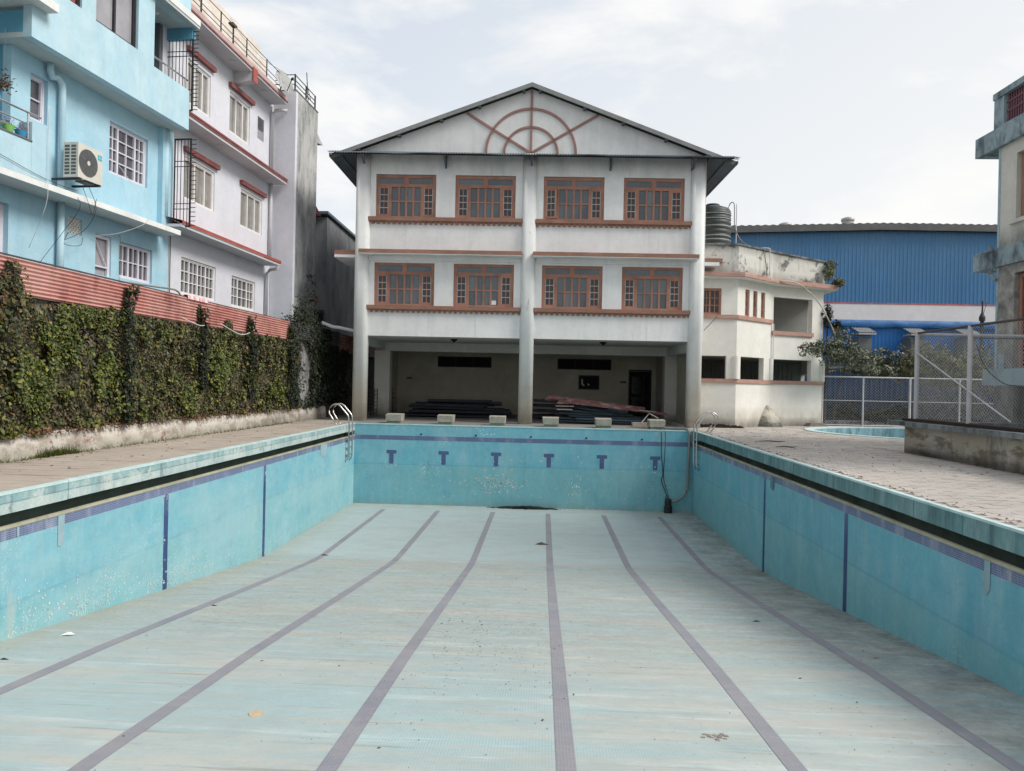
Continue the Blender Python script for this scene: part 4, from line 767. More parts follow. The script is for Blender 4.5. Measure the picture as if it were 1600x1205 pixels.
for u, s_ in ((4.13, .3), (-6.5, .28)):
    q = MB(FA); q.box(u - s_ / 2, u + s_ / 2, -8.979, -8.95, 1.66, 1.76); q.build('switch_plate', 'pier', bld)
for u, n_ in ((-3.55, -1.3), (2.35, -1.3)):
    q = MB(FA); q.add([FA_ for FA_ in [(u - .16, n_, 3.238), (u + .16, n_, 3.238), (u, n_ + .16, 3.238), (u, n_ - .16, 3.238), (u, n_, 3.09)]], [(0, 2, 4), (2, 1, 4), (1, 3, 4), (3, 0, 4)]); q.build('ceiling_lamp', 'dark', bld)
q = MB(FA)
for i in range(6): q.box(-7.18, -6.72 + .0, -6.0 - .0, -5.98, .15 + .2 * i, .17 + .2 * i)
for i in range(4): q.box(-7.18 + .13 * i, -7.16 + .13 * i, -6.0, -5.98, 0, 1.2)
q.build('hall_railing', 'iron', bld)
q = MB(FA)
for i in range(7): q.box(-7.19, -7.17, -4.4, -.4, .12 + .16 * i, .14 + .16 * i)
for i in range(7): q.box(-7.19, -7.165, -4.4 + .65 * i, -4.38 + .65 * i, 0, 1.2)
q.build('side_railing', 'iron', bld)
q = MB(); r = random.Random(5)
for i in range(170):
    x = 5.6 + r.uniform(-.1, 2.1); y = 29.42 + r.uniform(-.3, .1); s_ = r.uniform(.05, .22) * (1.2 - abs(x - 6.6) / 1.8)
    if x < 6.0 and y > 29.3: y -= .3
    q.add([(x - s_, y, 0.0), (x + s_, y - s_ * .3, 0), (x, y + s_ * .5, 0), (x, y, s_ * .7)], [(0, 1, 3), (1, 2, 3), (2, 0, 3)])
o = q.build('soil_heap', 'soil'); o['label'] = 'low heap of dark soil and leaves between the right column and the wing wall'; o['category'] = 'soil heap'; o['kind'] = 'stuff'
ORD = ('first', 'second', 'third', 'fourth', 'fifth', 'sixth', 'seventh', 'eighth')
# timber and pipe piles in the hall
r = random.Random(31)
def stick(u0, u1, n_, z, w_, h_, mat, dz, dn, label, group, name):
    q = MB(FA); k = 2
    q.add([(u0, n_, z), (u1, n_ + dn, z + dz), (u1, n_ + dn + w_, z + dz), (u0, n_ + w_, z), (u0, n_, z + h_), (u1, n_ + dn, z + dz + h_), (u1, n_ + dn + w_, z + dz + h_), (u0, n_ + w_, z + h_)],
          [(0, 3, 2, 1), (4, 5, 6, 7), (0, 1, 5, 4), (1, 2, 6, 5), (2, 3, 7, 6), (3, 0, 4, 7)])
    o = q.build(name, mat); o['label'] = label; o['category'] = 'plank' if name == 'plank' else 'pipe'; o['group'] = group
for i in range(24):
    lay = i // 5; z = .05 + lay * .15; u0 = -6.3 + lay * .28 + r.uniform(-.15, .5); u1 = -1.6 - lay * .12 + r.uniform(-.7, .5)
    stick(u0, u1, -4.0 - (i % 5) * .26 + r.uniform(-.04, .04), z + r.uniform(0, .05), .17, r.uniform(.05, .12), 'plank_d', r.uniform(-.07, .02), r.uniform(-.2, .2), 'dark plank in the %s layer of the long left stack, %s row from the front' % (ORD[lay], ORD[i % 5]), 'planks in the left stack', 'plank')
for i in range(14):
    lay = i // 4; stick(-.35 + r.uniform(-.1, .4), 2.6 + r.uniform(-.6, .6), -4.2 - (i % 4) * .25, .1 + lay * .22, .2, .12, 'plank_d', r.uniform(-.12, .0), 0, 'dark plank in the %s layer of the back right stack, %s row from the front' % (ORD[lay], ORD[i % 4]), 'planks in the back right stack', 'plank')
def pipe(a, b, r_, mat, label, group):
    q = MB(FA); q.tube([a, b], r_, 7); o = q.build('pipe', mat); o['label'] = label; o['category'] = 'pipe'; o['group'] = group
for i in range(40):
    lay = i // 6; z = .07 + lay * .105; u0 = .45 + r.uniform(-.1, .9) + lay * .05; u1 = 4.3 - lay * .3 + r.uniform(-.9, .35); n_ = -.9 - (i % 6) * .2 + r.uniform(-.05, .05)
    pipe((u0, n_, z + .04), (u1, n_ + r.uniform(-.15, .15), z - .05 * lay / 3 + r.uniform(-.03, .03)), r.uniform(.03, .05), 'plank_b' if r.random() < .75 else 'plank_d', 'metal pipe in the %s layer of the right pile, %s from its front' % (ORD[lay], ORD[i % 6]), 'pipes in the right pile')
for i, (u0, u1, n_, z0, z1, w_) in enumerate(((.20, 3.4, -.85, .98, .62, .16), (.35, 4.0, -1.05, 1.0, .60, .16), (.9, 4.7, -.8, .86, .42, .16), (.1, 2.4, -1.2, .90, .74, .2), (1.6, 4.85, -1.0, .80, .40, .14), (0.6, 3.2, -.66, .84, .6, .14))):
    stick(u0, u1, n_, z0, w_, .10, 'plank_r', z1 - z0, r.uniform(-.1, .1), ('maroon beam slanting along the front top of the pile', 'long maroon beam lying second on the slanted pile', 'maroon beam with its right end hanging lowest', 'short upper left maroon beam with bleached patches', 'maroon beam tip sticking out furthest to the door', 'front maroon beam starting below the upper left one')[i], 'maroon beams on the right pile', 'plank')
for i, (u0, u1, n_, z0, dz) in enumerate(((2.25, 3.1, -.72, .80, -.14), (2.4, 3.3, -.85, .77, -.2), (3.7, 4.35, -.7, .58, -.05))):
    stick(u0, u1, n_, z0, .1, .03, 'plank_g', dz, .1, ('bleached strip lying across the maroon beams', 'second bleached strip just below the first one', 'short bleached strip at the right end of the maroon beams')[i], 'bleached strips', 'plank')
stick(3.3, 4.3, .35, .02, .35, .16, 'plank_g', .0, 0, 'pale flat board lying on the platform left of the last starting block', 'boards on the platform', 'plank')
for i, (u0, u1, z) in enumerate(((.55, 1.15, .55), (.5, 1.2, .68), (.55, 1.1, .80))): stick(u0, u1, -.62, z, .1, .035, 'plank_g', 0, 0, ('lowest', 'middle', 'topmost')[i] + ' grey board end sticking out of the left side of the pipe pile', 'board ends', 'plank')
pipe((3.75, -.5, .05), (4.15, -.7, .52), .02, 'pipewhite', 'thin pale rod leaning on the right end of the pile', 'rods'); pipe((4.1, -.6, .5), (4.45, -.5, .3), .02, 'pipewhite', 'short pale rod sloping down from the leaning rod', 'rods')
# passage beside the house
t = thing('passage_roof', 'sloping white edged sheet roof over the dark passage left of the pool house', 'lean-to roof', (-8, 29.6, 3.4))
q = MB(); k = 26
v = []
for i in range(k + 1):
    y = 29.3 + 9 * i / k; v += [(-8.72, y, 3.78 + .02 * (i % 2)), (-7.28, y, 3.45 + .02 * (i % 2))]
q.add(v, [(2 * i, 2 * i + 1, 2 * i + 3, 2 * i + 2) for i in range(k)]); q.build('sheet', 'roof_under', t)
q = MB(); q.tube([(-8.72, 29.27, 3.76), (-8.3, 29.27, 3.60), (-8.0, 29.27, 3.57), (-7.28, 29.27, 3.42)], .065, 10); q.build('rolled_edge', 'bandwhite', t)
# ================================================================== BOUNDARY WALL WITH IVY
FB = Fr(-9.1, 12, .02, 1, 1, -.02)
bw = thing('boundary_wall', 'old plastered boundary wall with red corrugated sheets on top, left of the pool', 'wall', (-9.1, 12, 0))
q = MB(FB); q.box(-15, 30, -.35, -.12, 0, 2.98); q.build('wall_body', 'wallback', bw)
q = MB(FB); rr = random.Random(2); k = 300; u0 = -15; du = 33.0 / k; v = []
for i in range(k + 1):
    u = u0 + du * i; j = noise.noise(Vector((u * .9, 0, 0))); j2 = noise.noise(Vector((u * 4, 3, 0)))
    t_ = .44 + .05 * j + .02 * j2; v += [(u, .05 + .03 * j2, 0), (u, .035 + .02 * j, .2), (u, .0 + .02 * j, t_), (u, -.13, t_ + .03)]
q.add(v, [(4 * i + a, 4 * i + 4 + a, 4 * i + 5 + a, 4 * i + 1 + a) for i in range(k) for a in range(3)]); q.build('plinth', 'plinth', bw, True)
for u in (-6.2, -2.9, .45, 3.85, 7.2, 10.35, 13.7, 16.9, 20.2):
    q = MB(FB); z = .44; r = random.Random(int(u * 10) + 99); q.box(u - .15, u + .15, -.13, -.02, .4, 2.98); pl = q.build('pier', 'wallback', bw)
    if u in (7.2, 10.35):
        zt = 1.25 if u == 7.2 else .85
        while z < zt:
            a = u - .17
            while a < u + .16:
                w_ = r.uniform(.11, .2); e = min(a + w_, u + .18); q = MB(FB); q.box(a + .005, e - .005, -.02, r.uniform(.0, .03), z, z + .07); q.build('brick', 'brick', pl); a += w_
            z += .082
q = MB(FB); q.box(14.9, 16.3, -.125, -.10, .45, 2.72); q.build('bare_plaster', 'bare', bw)
q = MB(FB); q.box(10.2, 10.9, -.12, .03, 1.75, 2.4)
for a, b in ((-15, -9), (-9, -4.2), (-4.2, -.1), (-.1, 3.86), (3.86, 5.5), (5.5, 8.2), (8.2, 10.4), (10.4, 12.2), (12.2, 13.8)):
    r = random.Random(int(a * 7) + 200); q = MB(FB); z1 = 3.50 + r.uniform(-.02, .03); corr_sheet(q, a - .02, b + .02, 2.86 if a > -1 else 2.80, z1, .0 + r.uniform(0, .012), .072, .019); q.build('corrugated_sheet', 'redsheet', bw)
for a, b in ((13.8, 15.5), (15.5, 17.3), (17.3, 19.8)):
    q = MB(FB); corr_sheet(q, a - .02, b + .02, 2.95, 3.55, .0, .072, .019); q.build('corrugated_sheet', 'greysheet', bw)
q = MB(FB); corr_sheet(q, 19.8, 30, 2.7, 3.5, 0, .1, .018); q.build('corrugated_sheet', 'redsheet', bw)
for u in (.45, 3.85, 7.2, 10.35, 13.7):
    q = MB(FB); q.box(u - .035, u + .035, .015, .06, 2.85, 3.40); q.build('sheet_post', 'rust', bw)
q = MB(FB); q.box(-15, 14, -.03, -.01, 3.50, 3.53); q.build('top_rail', 'rust', bw)
PIERS = (-6.2, -2.9, .45, 3.85, 7.2, 10.35, 13.7, 16.9, 20.2)
def ivy(name, label, n_, seed, size, dens, mat, u0, u1, fn_keep, nbase=.0, thick=.2, zlo=.40):
    r = random.Random(seed); pts = []
    tries = 0
    while len(pts) < n_ and tries < n_ * 6:
        tries += 1; u = u0 + (u1 - u0) * (r.random() ** dens); z = r.uniform(zlo, 3.52)
        kp = fn_keep(u, z, r)
        if kp <= 0 or r.random() > kp: continue
        cl = noise.noise(Vector((u * 1.1, z * 1.5, seed))) + .5 * noise.noise(Vector((u * 3.3, z * 3.7, 9)))
        dn = nbase + .0 + thick * (.5 + .8 * cl) * r.uniform(.3, 1) + .02
        dp = min(abs(u - p_) for p_ in PIERS); dn = max(dn, -.02) if dp < .2 else dn
        if dp < .34: dn += .09 * (1 - dp / .34)
        zt_ = 3.52 if z > 2.9 else 9; dn = max(dn, .05) if z > 2.85 else dn
        droop = .0; pts.append((Vector(FB.P(u, max(dn, -.11), z)), Vector((1, -.05, .35))))
    mb = leaves(pts, size, seed, spread=.75); o = mb.build(name, mat); o['label'] = label; o['category'] = 'ivy'; o['kind'] = 'stuff'; return o
def edge(u, z, r):   # ivy outline on the wall
    top = 2.86 + .12 * noise.noise(Vector((u * 1.3, 5, 0))) + .08 * noise.noise(Vector((u * 5, 5, 0)))
    for pu, h, w_ in ((.45, 3.42, .30), (3.85, 3.45, .13), (7.2, 3.3, .14), (8.9, 3.12, .25), (10.35, 3.42, .2), (13.7, 3.3, .2), (16.4, 3.5, .7)):
        if abs(u - pu) < w_ * (1.25 - .9 * (z - 2.8) / .7) and z < h: top = max(top, h)
    bot = .50 + .10 * noise.noise(Vector((u * .8, 8, 2))) + .06 * noise.noise(Vector((u * 4, 8, 2))) - (.12 if u < 1.2 else 0)
    if z > top or z < bot: return 0
    for cu, cz, ru, rz in ((1.35, 2.78, .25, .22), (15.6, 1.75, .62, 1.02), (9.8, 1.75, .16, .34), (12.9, 1.55, .12, .28), (7.2, .8, .16, .42), (10.35, .68, .15, .25)):
        e = ((u - cu) / ru) ** 2 + ((z - cz) / rz) ** 2 + .45 * noise.noise(Vector((u * 6, z * 6, 4)))
        if e < 1: return .06
    k = 1.0
    if noise.noise(Vector((u * .9, z * 1.0, 31))) > .42: k = .35
    return k
def bright(u, z, r):
    a = edge(u, z, r)
    if a <= 0: return 0
    s_ = 0
    for cu, cz, ru, rz in ((1.75, 2.2, .55, .75), (8.55, 1.9, .9, 1.0), (.9, 1.3, .6, .7), (2.4, 2.65, 1.4, .25), (6.6, .95, .6, .5), (12.6, 1.2, .6, .5), (3.1, 1.5, .4, .5)):
        s_ = max(s_, 1 - ((u - cu) / ru) ** 2 - ((z - cz) / rz) ** 2)
    return a * max(0, min(1, s_ * 1.6 + noise.noise(Vector((u * 3, z * 3, 1)))))
ivy('wall_ivy', 'dense dark green ivy with rusty and yellowish leaves covering the boundary wall', 66000, 5, .076, 1.25, 'leaf', -5, 14.8, edge, -.08, .20)
ivy('bright_ivy', 'brighter yellow green ivy patches growing among the dark ivy on the boundary wall', 13000, 6, .075, 1.1, 'leaf_y', -5, 13.5, bright, .04, .20)
ivy('pier_ivy', 'dark vertical bands of ivy climbing the wall piers', 9000, 16, .08, 1.0, 'leaf_d', -5, 14.2, lambda u, z, r: edge(u, z, r) * (1 if min(abs(u + .06 - p_) for p_ in PIERS[3:]) < .13 + .09 * noise.noise(Vector((u, z * 2, 3))) else 0), .06, .16)
ivy('shade_ivy', 'almost black creeper in the shade at the far end of the boundary wall', 8000, 7, .10, 1.0, 'leaf_d', 13.6, 21, lambda u, z, r: edge(u, min(z, 3.5), r) or (.3 if z > 2.9 and u < 18.5 else 0), -.08, .3, .2)
r = random.Random(12); pts = []
for i in range(1300):
    a = r.random(); u = 15.6 + r.gauss(0, .8); z = 3.5 + abs(r.gauss(0, .42)) * (1.2 - abs(u - 15.8) / 2.2); pts.append((Vector(FB.P(u, r.uniform(-.3, .15), max(3.2, z))), Vector((1, -.2, .5))))
for i in range(350): u = 16.9 + r.gauss(0, .12); z = r.uniform(3.3, 5.6); pts.append((Vector(FB.P(u, r.gauss(-.3, .1), z)), Vector((1, 0, .3))))
o = leaves(pts, .09, 3).build('overgrown_creeper', 'leaf_d'); o['label'] = 'dark creeper climbing above the sheets between the two grey houses'; o['category'] = 'creeper'; o['kind'] = 'stuff'
r = random.Random(13); pts = []
for i in range(1500): u = r.uniform(-3, 15); pts.append((Vector(FB.P(u, .05 + abs(r.gauss(0, .04)), .46 + r.uniform(-.05, .08))), Vector((1, 0, .6))))
o = leaves(pts, .05, 8).build('ledge_litter', 'litter'); o['label'] = 'rusty dead leaves lying on the ledge under the ivy'; o['category'] = 'leaf litter'; o['kind'] = 'stuff'
r = random.Random(14); q = MB()
for i in range(900):
    u = r.uniform(-2, 14) if r.random() < .6 else r.gauss(1.6, .35); P = FB.P(u, .07 + abs(r.gauss(0, .05)), 0); h = r.uniform(.03, .16) * (1.3 if abs(u - 1.6) < .6 else .6); a = r.uniform(-.05, .05)
    q.add([(P[0] - .008, P[1], 0), (P[0] + .008, P[1], 0), (P[0] + a, P[1] + a, h)], [(0, 1, 2)])
o = q.build('weeds', 'leaf_y'); o['label'] = 'short green weeds along the foot of the boundary wall'; o['category'] = 'weeds'; o['kind'] = 'stuff'
wire('white_cable', 'thin white cable sagging in front of the ivy top', 'cable', [FB.P(6.0, .18, 2.95), FB.P(6.7, .26, 2.82), FB.P(7.2, .2, 2.86)], .012, 'pipewhite')
wire('white_cable', 'second thin white cable sagging further along the ivy top', 'cable', [FB.P(8.1, .16, 2.98), FB.P(9.2, .24, 2.76), FB.P(10.0, .2, 2.86)], .012, 'pipewhite')
q = MB(FB); q.add([(6.15, -.28, 3.52), (7.25, -.28, 3.52), (7.25, -.06, 3.50), (6.15, -.06, 3.5), (6.15, -.0, 3.34 + .1), (7.25, -.0, 3.36 + .1)], [(0, 1, 2, 3), (3, 2, 5, 4)])
q = MB(FB); k = 24; v = []
for i in range(k + 1):
    u = 6.55 + 1.1 * i / k; d_ = .012 * math.sin(i * 1.7); v += [(u, -.35, 3.30), (u, -.06 + d_, 3.575), (u, .035 + d_, 3.565), (u, .045 + d_, 3.47)]
q.add(v, [(4 * i + a, 4 * i + 4 + a, 4 * i + 5 + a, 4 * i + 1 + a) for i in range(k) for a in range(3)])
o = q.build('striped_cloth', 'cloth'); o['label'] = 'pink and white striped cloth hung over the top of the red sheets'; o['category'] = 'cloth'
wire('washing_pole', 'grey pole bent over the top of the red sheets below the blue house', 'pole', [FB.P(4.0, -.2, 3.55), FB.P(5.4, -.2, 3.62), FB.P(6.4, -.2, 3.66), FB.P(6.7, -.2, 3.5)], .022, 'pipegrey')

# ================================================================== GREY LAVENDER HOUSE
FG = Fr(-10.2, 21.1, .0498, 1, 1, -.0498)
gh = thing('lavender_house', 'lavender grey three storey house with red slab edges and a bare cement corner tower', 'building', (-12, 24, 0))
wins_up = [(1.0, 2.4, 9.72, 11.05), (3.70, 5.25, 9.75, 11.1)]; wins_mid = [(.95, 2.78, 6.82, 8.1), (4.65, 6.42, 6.78, 8.1)]
wins_low = [(.85, 2.97, 3.98, 5.08), (4.10, 5.95, 3.95, 5.0)]; louv = [(5.83, 6.45, 10.25, 11.05)]
q = MB(FG); q.wall(-.35, 7.2, 0, 11.9, -.85, -.65, wins_up + wins_mid + wins_low + louv); q.build('facade_wall', 'lav', gh)
q = MB(FG); q.box(-.35, 9.5, -8, -.851, 0, .1); q.box(-.35, 9.55, -8, -7.8, 0, 12.1); q.box(9.33, 9.55, -7.8, -.3, 0, 12.1); q.box(-.5, -.352, -8, -.66, 0, 12.1); q.build('back_wall', 'cement_d', gh)
q = MB(FG); q.box(7.201, 7.4, -.64, .25, 0, 12.47); q.build('tower_front', 'lav', gh)
q = MB(FG); q.box(7.402, 9.56, .05, .252, 0, 12.45); q.k = 1; q.box(7.19, 9.58, -.66, .27, 12.455, 12.50); q.build('tower_side', ['cement', 'cement_d'], gh)
q = MB(FG); q.k = 1; q.box(-3.0, 6.95, -8, .0, 11.84, 11.90); q.k = 0; q.box(-3.0, 6.97, -8, .03, 11.90, 11.955); q.k = 2; q.box(-3, 6.95, -8, .015, 11.956, 12.12); q.build('roof_slab', ['red', 'lav_sof', 'pinkgrey'], gh)
q = MB(FG); q.k = 1; q.box(-.35, 7.08, -.649, .0, 8.86, 8.93); q.k = 0; q.box(-.35, 7.1, -.649, .02, 8.93, 8.975); q.box(-.35, 7.1, -.649, .03, 9.0, 9.06); q.k = 2; q.box(-.35, 7.08, -.64, .0, 8.975, 9.0); q.build('floor_ledge', ['red', 'lav_sof', 'pinkgrey'], gh)
q = MB(FG); q.k = 1; q.box(-.35, 6.62, -.649, .0, 5.72, 5.80); q.k = 0; q.add([(-.35, .03, 5.80), (6.65, .03, 5.80), (6.65, .03, 5.90), (-.35, .03, 5.90), (-.35, -.645, 6.06), (6.65, -.645, 6.06), (6.65, -.645, 5.80)], [(0, 1, 2, 3), (3, 2, 5, 4), (1, 6, 5, 2)]); q.build('tiled_ledge', ['redtile', 'lav_sof'], gh)
q = MB(FG); q.add([(3.95, -.64, 11.45), (4.25, -.64, 11.45), (4.25, .0, 11.55), (3.95, .0, 11.55), (3.95, -.64, 11.84), (4.25, -.64, 11.84), (4.25, .0, 11.84), (3.95, .0, 11.84)], [(0, 3, 2, 1), (0, 1, 5, 4), (1, 2, 6, 5), (2, 3, 7, 6), (3, 0, 4, 7)]); q.build('roof_beam', 'lav_sof', gh)
q = MB(FG); q.box(3.93, 4.27, .021, .05, 11.52, 12.0); q.build('beam_cap', 'redtile', gh)
for ws, z in ((wins_up, 11.22), (wins_mid, 8.22)):
    for i, w_ in enumerate(ws):
        q = MB(FG); q.box(w_[0] - .12, w_[1] + .14, -.649, -.53, z, z + .14); q.build('window_hood', 'red', gh)
def house_window(parent, fr, u0, u1, z0, z1, n_, cols, rows, sashes, fmat, gmat, fw_=.06, bar_=.028, ratio=None):
    """framed window with sashes and glazing bars; the panes sit behind the bars"""
    f = MB(fr); t0, t1 = n_ - .05, n_ + .03
    f.box(u0, u0 + fw_, t0, t1, z0, z1); f.box(u1 - fw_, u1, t0, t1, z0, z1); f.box(u0 + fw_, u1 - fw_, t0, t1, z0, z0 + fw_); f.box(u0 + fw_, u1 - fw_, t0, t1, z1 - fw_, z1)
    o = f.build('window', fmat, parent); a, b = u0 + fw_, u1 - fw_; ratio = ratio or [1] * sashes; T = sum(ratio); x = a
    for i in range(sashes):
        w_ = (b - a) * ratio[i] / T; s = MB(fr); e = .032; c0, c1, d0, d1 = x, x + w_, z0 + fw_, z1 - fw_
        s.box(c0, c0 + e, t0 + .01, t1 - .015, d0, d1); s.box(c1 - e, c1, t0 + .01, t1 - .015, d0, d1); s.box(c0 + e, c1 - e, t0 + .01, t1 - .015, d0, d0 + e); s.box(c0 + e, c1 - e, t0 + .01, t1 - .015, d1 - e, d1)
        nc = cols[i] if isinstance(cols, (list, tuple)) else cols
        for k in range(1, nc): u = c0 + e + (w_ - 2 * e) * k / nc; s.box(u - bar_ / 2, u + bar_ / 2, t0 + .014, t1 - .02, d0 + e, d1 - e)
        for k in range(1, rows): z = d0 + e + (d1 - d0 - 2 * e) * k / rows; s.box(c0 + e, c1 - e, t0 + .016, t1 - .024, z - bar_ / 2, z + bar_ / 2)
        s.build('sash', fmat, o); g_ = MB(fr); g_.box(c0 + e * .5, c1 - e * .5, t0 + .0, t0 + .009, d0 + e * .5, d1 - e * .5); g_.build('pane', gmat, o); x += w_
    return o
for w_ in wins_up + wins_mid: house_window(gh, FG, w_[0], w_[1], w_[2], w_[3], -.72, 1, 1, 3, 'upvc', 'curtain', .055, ratio=[1, 1, .8])
house_window(gh, FG, *wins_low[0], -.72, 2, 3, 4, 'upvc', 'pane_dk', .05); house_window(gh, FG, *wins_low[1], -.72, 2, 3, 3, 'upvc', 'pane_dk', .05, ratio=[.8, 1.1, .8])
q = MB(FG)
for i in range(6): z = 10.62 + i * .075; q.add([(5.86, -.70, z), (6.42, -.70, z), (6.42, -.64, z + .05), (5.86, -.64, z + .05)], [(0, 1, 2, 3)])
q.k = 1; q.box(5.86, 6.42, -.72, -.71, 10.28, 11.03); 
q.k = 0; q.box(5.88, 6.40, -.70, -.685, 10.28, 10.60); q.k = 2; q.box(5.83, 5.87, -.72, -.64, 10.25, 11.05); q.box(6.41, 6.45, -.72, -.64, 10.25, 11.05); q.build('louvre_window', ['greyglass', 'dark', 'lav'], gh)
for z0, z1 in ((8.0, 11.5), (5.0, 8.85), (3.0, 5.45)):
    pass
q = MB(FG); q.tube([(6.95, -.55, 9.06), (6.95, -.55, 11.5), (6.95, -.42, 11.62), (7.05, -.2, 11.66), (7.12, -.05, 11.66)], .06, 10); q.build('drain_pipe', 'lav_sof', gh, True)
q = MB(FG); q.tube([(6.95, -.55, 6.05), (6.95, -.55, 8.86)], .06, 10); q.build('drain_pipe', 'lav_sof', gh, True)
q = MB(FG); q.tube([(6.72, -.55, 3), (6.72, -.55, 5.45), (6.74, -.45, 5.58), (6.74, -.2, 5.62), (6.74, -.15, 5.72)], .06, 10); q.build('drain_pipe', 'lav_sof', gh, True)
q = MB(FG); q.tube([(6.99, -.60, 9.0), (6.99, -.60, 11.8)], .02, 6); q.build('cable_run', 'pier', gh)
q = MB(FG); q.tube([(.15, -.60, 3.4), (.15, -.60, 5.65)], .018, 6); q.build('cable_run', 'pier', gh)
q = MB(FG)
for a, b in ((-3, 2.2), (2.2, 6.9)): pass
q = MB(FG)
for z in (12.30, 12.46, 12.78): q.tube([(-3, -.05, z), (6.6, -.05, z)], .013, 6)
q.build('roof_railing', 'pier', gh)
for u in (-2.2, -.2, 1.8, 3.6, 5.2): q = MB(FG); q.box(u - .016, u + .016, -.065, -.035, 12.121, 12.8); q.build('railing_post', 'iron', gh)
q = MB(FG)
for z in (12.72, 12.88, 13.08): q.tube([(7.25, -.6, z), (7.25, .18, z), (9.4, .18, z)], .02, 6)
q.build('tower_railing', 'pier', gh)
for u, n_ in ((7.25, .18), (8.4, .18), (9.4, .18)): q = MB(FG); q.box(u - .025, u + .025, n_ - .025, n_ + .025, 12.5, 13.1); q.build('railing_post', 'iron', gh)
q = MB(FG); v = []; n_ = 60
for i in range(n_ + 1):
    u = -2.5 + 12.6 * i / n_; z = 15.15 + .10 * noise.noise(Vector((u * 1.3, 0, 7))) + .05 * noise.noise(Vector((u * 5, 0, 7))) - (.25 if i > 57 else 0); v += [(u, -2.2, 0.3), (u, -2.2, z), (u, -2.45, z - .02), (u, -2.45, .3)]
q.add(v, [(4 * i + a, 4 * i + 4 + a, 4 * i + 5 + a, 4 * i + 1 + a) for i in range(n_) for a in range(3)] + [(0, 1, 2, 3), (4 * n_, 4 * n_ + 3, 4 * n_ + 2, 4 * n_ + 1)]); q.build('rooftop_wall', 'rooftop', gh)
for z0 in (11.3, 8.35, 4.75):
    q = MB(FG); q.k = 0; q.add([(9.56, .20, z0 + .4), (9.56, -.9, z0 + .4), (9.95, -.9, z0 - .05), (9.95, .35, z0 - .05), (9.56, .20, z0 - .05), (9.56, -.9, z0 - .05)], [(0, 1, 2, 3), (0, 3, 4), (4, 3, 2, 5)]); q.build('side_hood', 'cement' if z0 > 11 else 'red', gh)
for u, z in ((3.1, 11.835), (5.6, 11.835), (2.4, 8.855), (6.2, 8.855)): q = MB(FG); q.lathe(u, -.3, [(.10, z), (.09, z - .03), (0, z - .035)], 14); q.build('soffit_lamp', 'lav_sof', gh)
t = thing('satellite_dish', 'pale satellite dish on the roof edge of the lavender house', 'satellite dish', FG.P(6.35, .05, 12.05))
q = MB(FG); c = Vector((6.35, .12, 12.45)); ax = Vector((-.35, .85, .35)).normalized(); e1 = ax.cross(Vector((0, 0, 1))).normalized(); e2 = e1.cross(ax); v = []
for rr_, dd in ((.0, -.06), (.18, -.045), (.33, -.01), (.42, .03)):
    v += [tuple(c + e1 * rr_ * math.cos(i * math.pi / 10) + e2 * rr_ * 1.1 * math.sin(i * math.pi / 10) + ax * dd) for i in range(20)]
q.add(v, [(a * 20 + i, a * 20 + (i + 1) % 20, a * 20 + 20 + (i + 1) % 20, a * 20 + 20 + i) for a in range(3) for i in range(20)]); q.build('dish', 'cement', t, True)
q = MB(FG); q.tube([tuple(c - ax * .06), (6.35, -.02, 12.2), (6.35, -.02, 12.05)], .025, 6); q.tube([tuple(c - e2 * .4), tuple(c + ax * .38 - e2 * .1)], .015, 6); q.tube([tuple(c + ax * .34 - e2 * .1), tuple(c + ax * .44 - e2 * .1)], .04, 8); q.build('mount', 'iron', t)
t = thing('roof_antenna', 'thin dark antenna mast on the cement tower railing', 'antenna', FG.P(9.35, .0, 12.5))
q = MB(FG); q.tube([(9.3, -.05, 12.5), (9.15, -.1, 13.95)], .018, 6); q.tube([(9.4, 0, 12.9), (9.17, -.1, 13.55)], .012, 6); q.box(8.9, 9.45, -.1, -.06, 12.98, 13.02); q.build('mast', 'iron', t)
for u, z in ((3.3, 13.05), (1.2, 13.0)):
    o = MB(FG); o.box(u - .02, u + .02, -.4, -.36, 12.04, z); o.box(u - .2, u + .12, -.46, -.3, z, z + .06); o = o.build('flood_lamp', 'iron'); o['label'] = 'small dark flood lamp above the roof railing' + (' near the beam cap' if u > 2 else ', the one closer to the blue house'); o['category'] = 'lamp'
# rear dark house
rh = thing('rear_cement_house', 'low dark cement house with a sloping sheet roof behind the lavender house', 'building', (-11, 37, 0))
q = MB(); q.box(-15, -10.22, 34.8, 45, 0, 9.1); q.build('body', 'cement_d', rh)
q = MB(); q.add([(-15.2, 34.5, 9.12), (-10.1, 34.5, 9.20), (-10.02, 46, 8.9), (-15.2, 46, 8.9), (-15.2, 34.5, 9.24), (-10.1, 34.5, 9.32), (-10.02, 46, 9.02), (-15.2, 46, 9.02)], [(0, 3, 2, 1), (4, 5, 6, 7), (0, 1, 5, 4), (1, 2, 6, 5), (2, 3, 7, 6)]); q.build('roof', 'roof_under', rh)
q = MB(); q.box(-11.4, -10.3, 34.55, 34.79, 4.3, 4.75); q.build('ledge', 'dark', rh)
t = thing('green_dome', 'small green rounded tank showing between the rear house roof and the pool house', 'tank', (-9.3, 46, 0))
q = MB(); q.lathe(-10.3, 47, [(1.6, 0), (1.6, 9.2), (1.5, 9.6), (1.0, 9.95), (0, 10.1)], 20); q.build('shell', 'green', t, True)

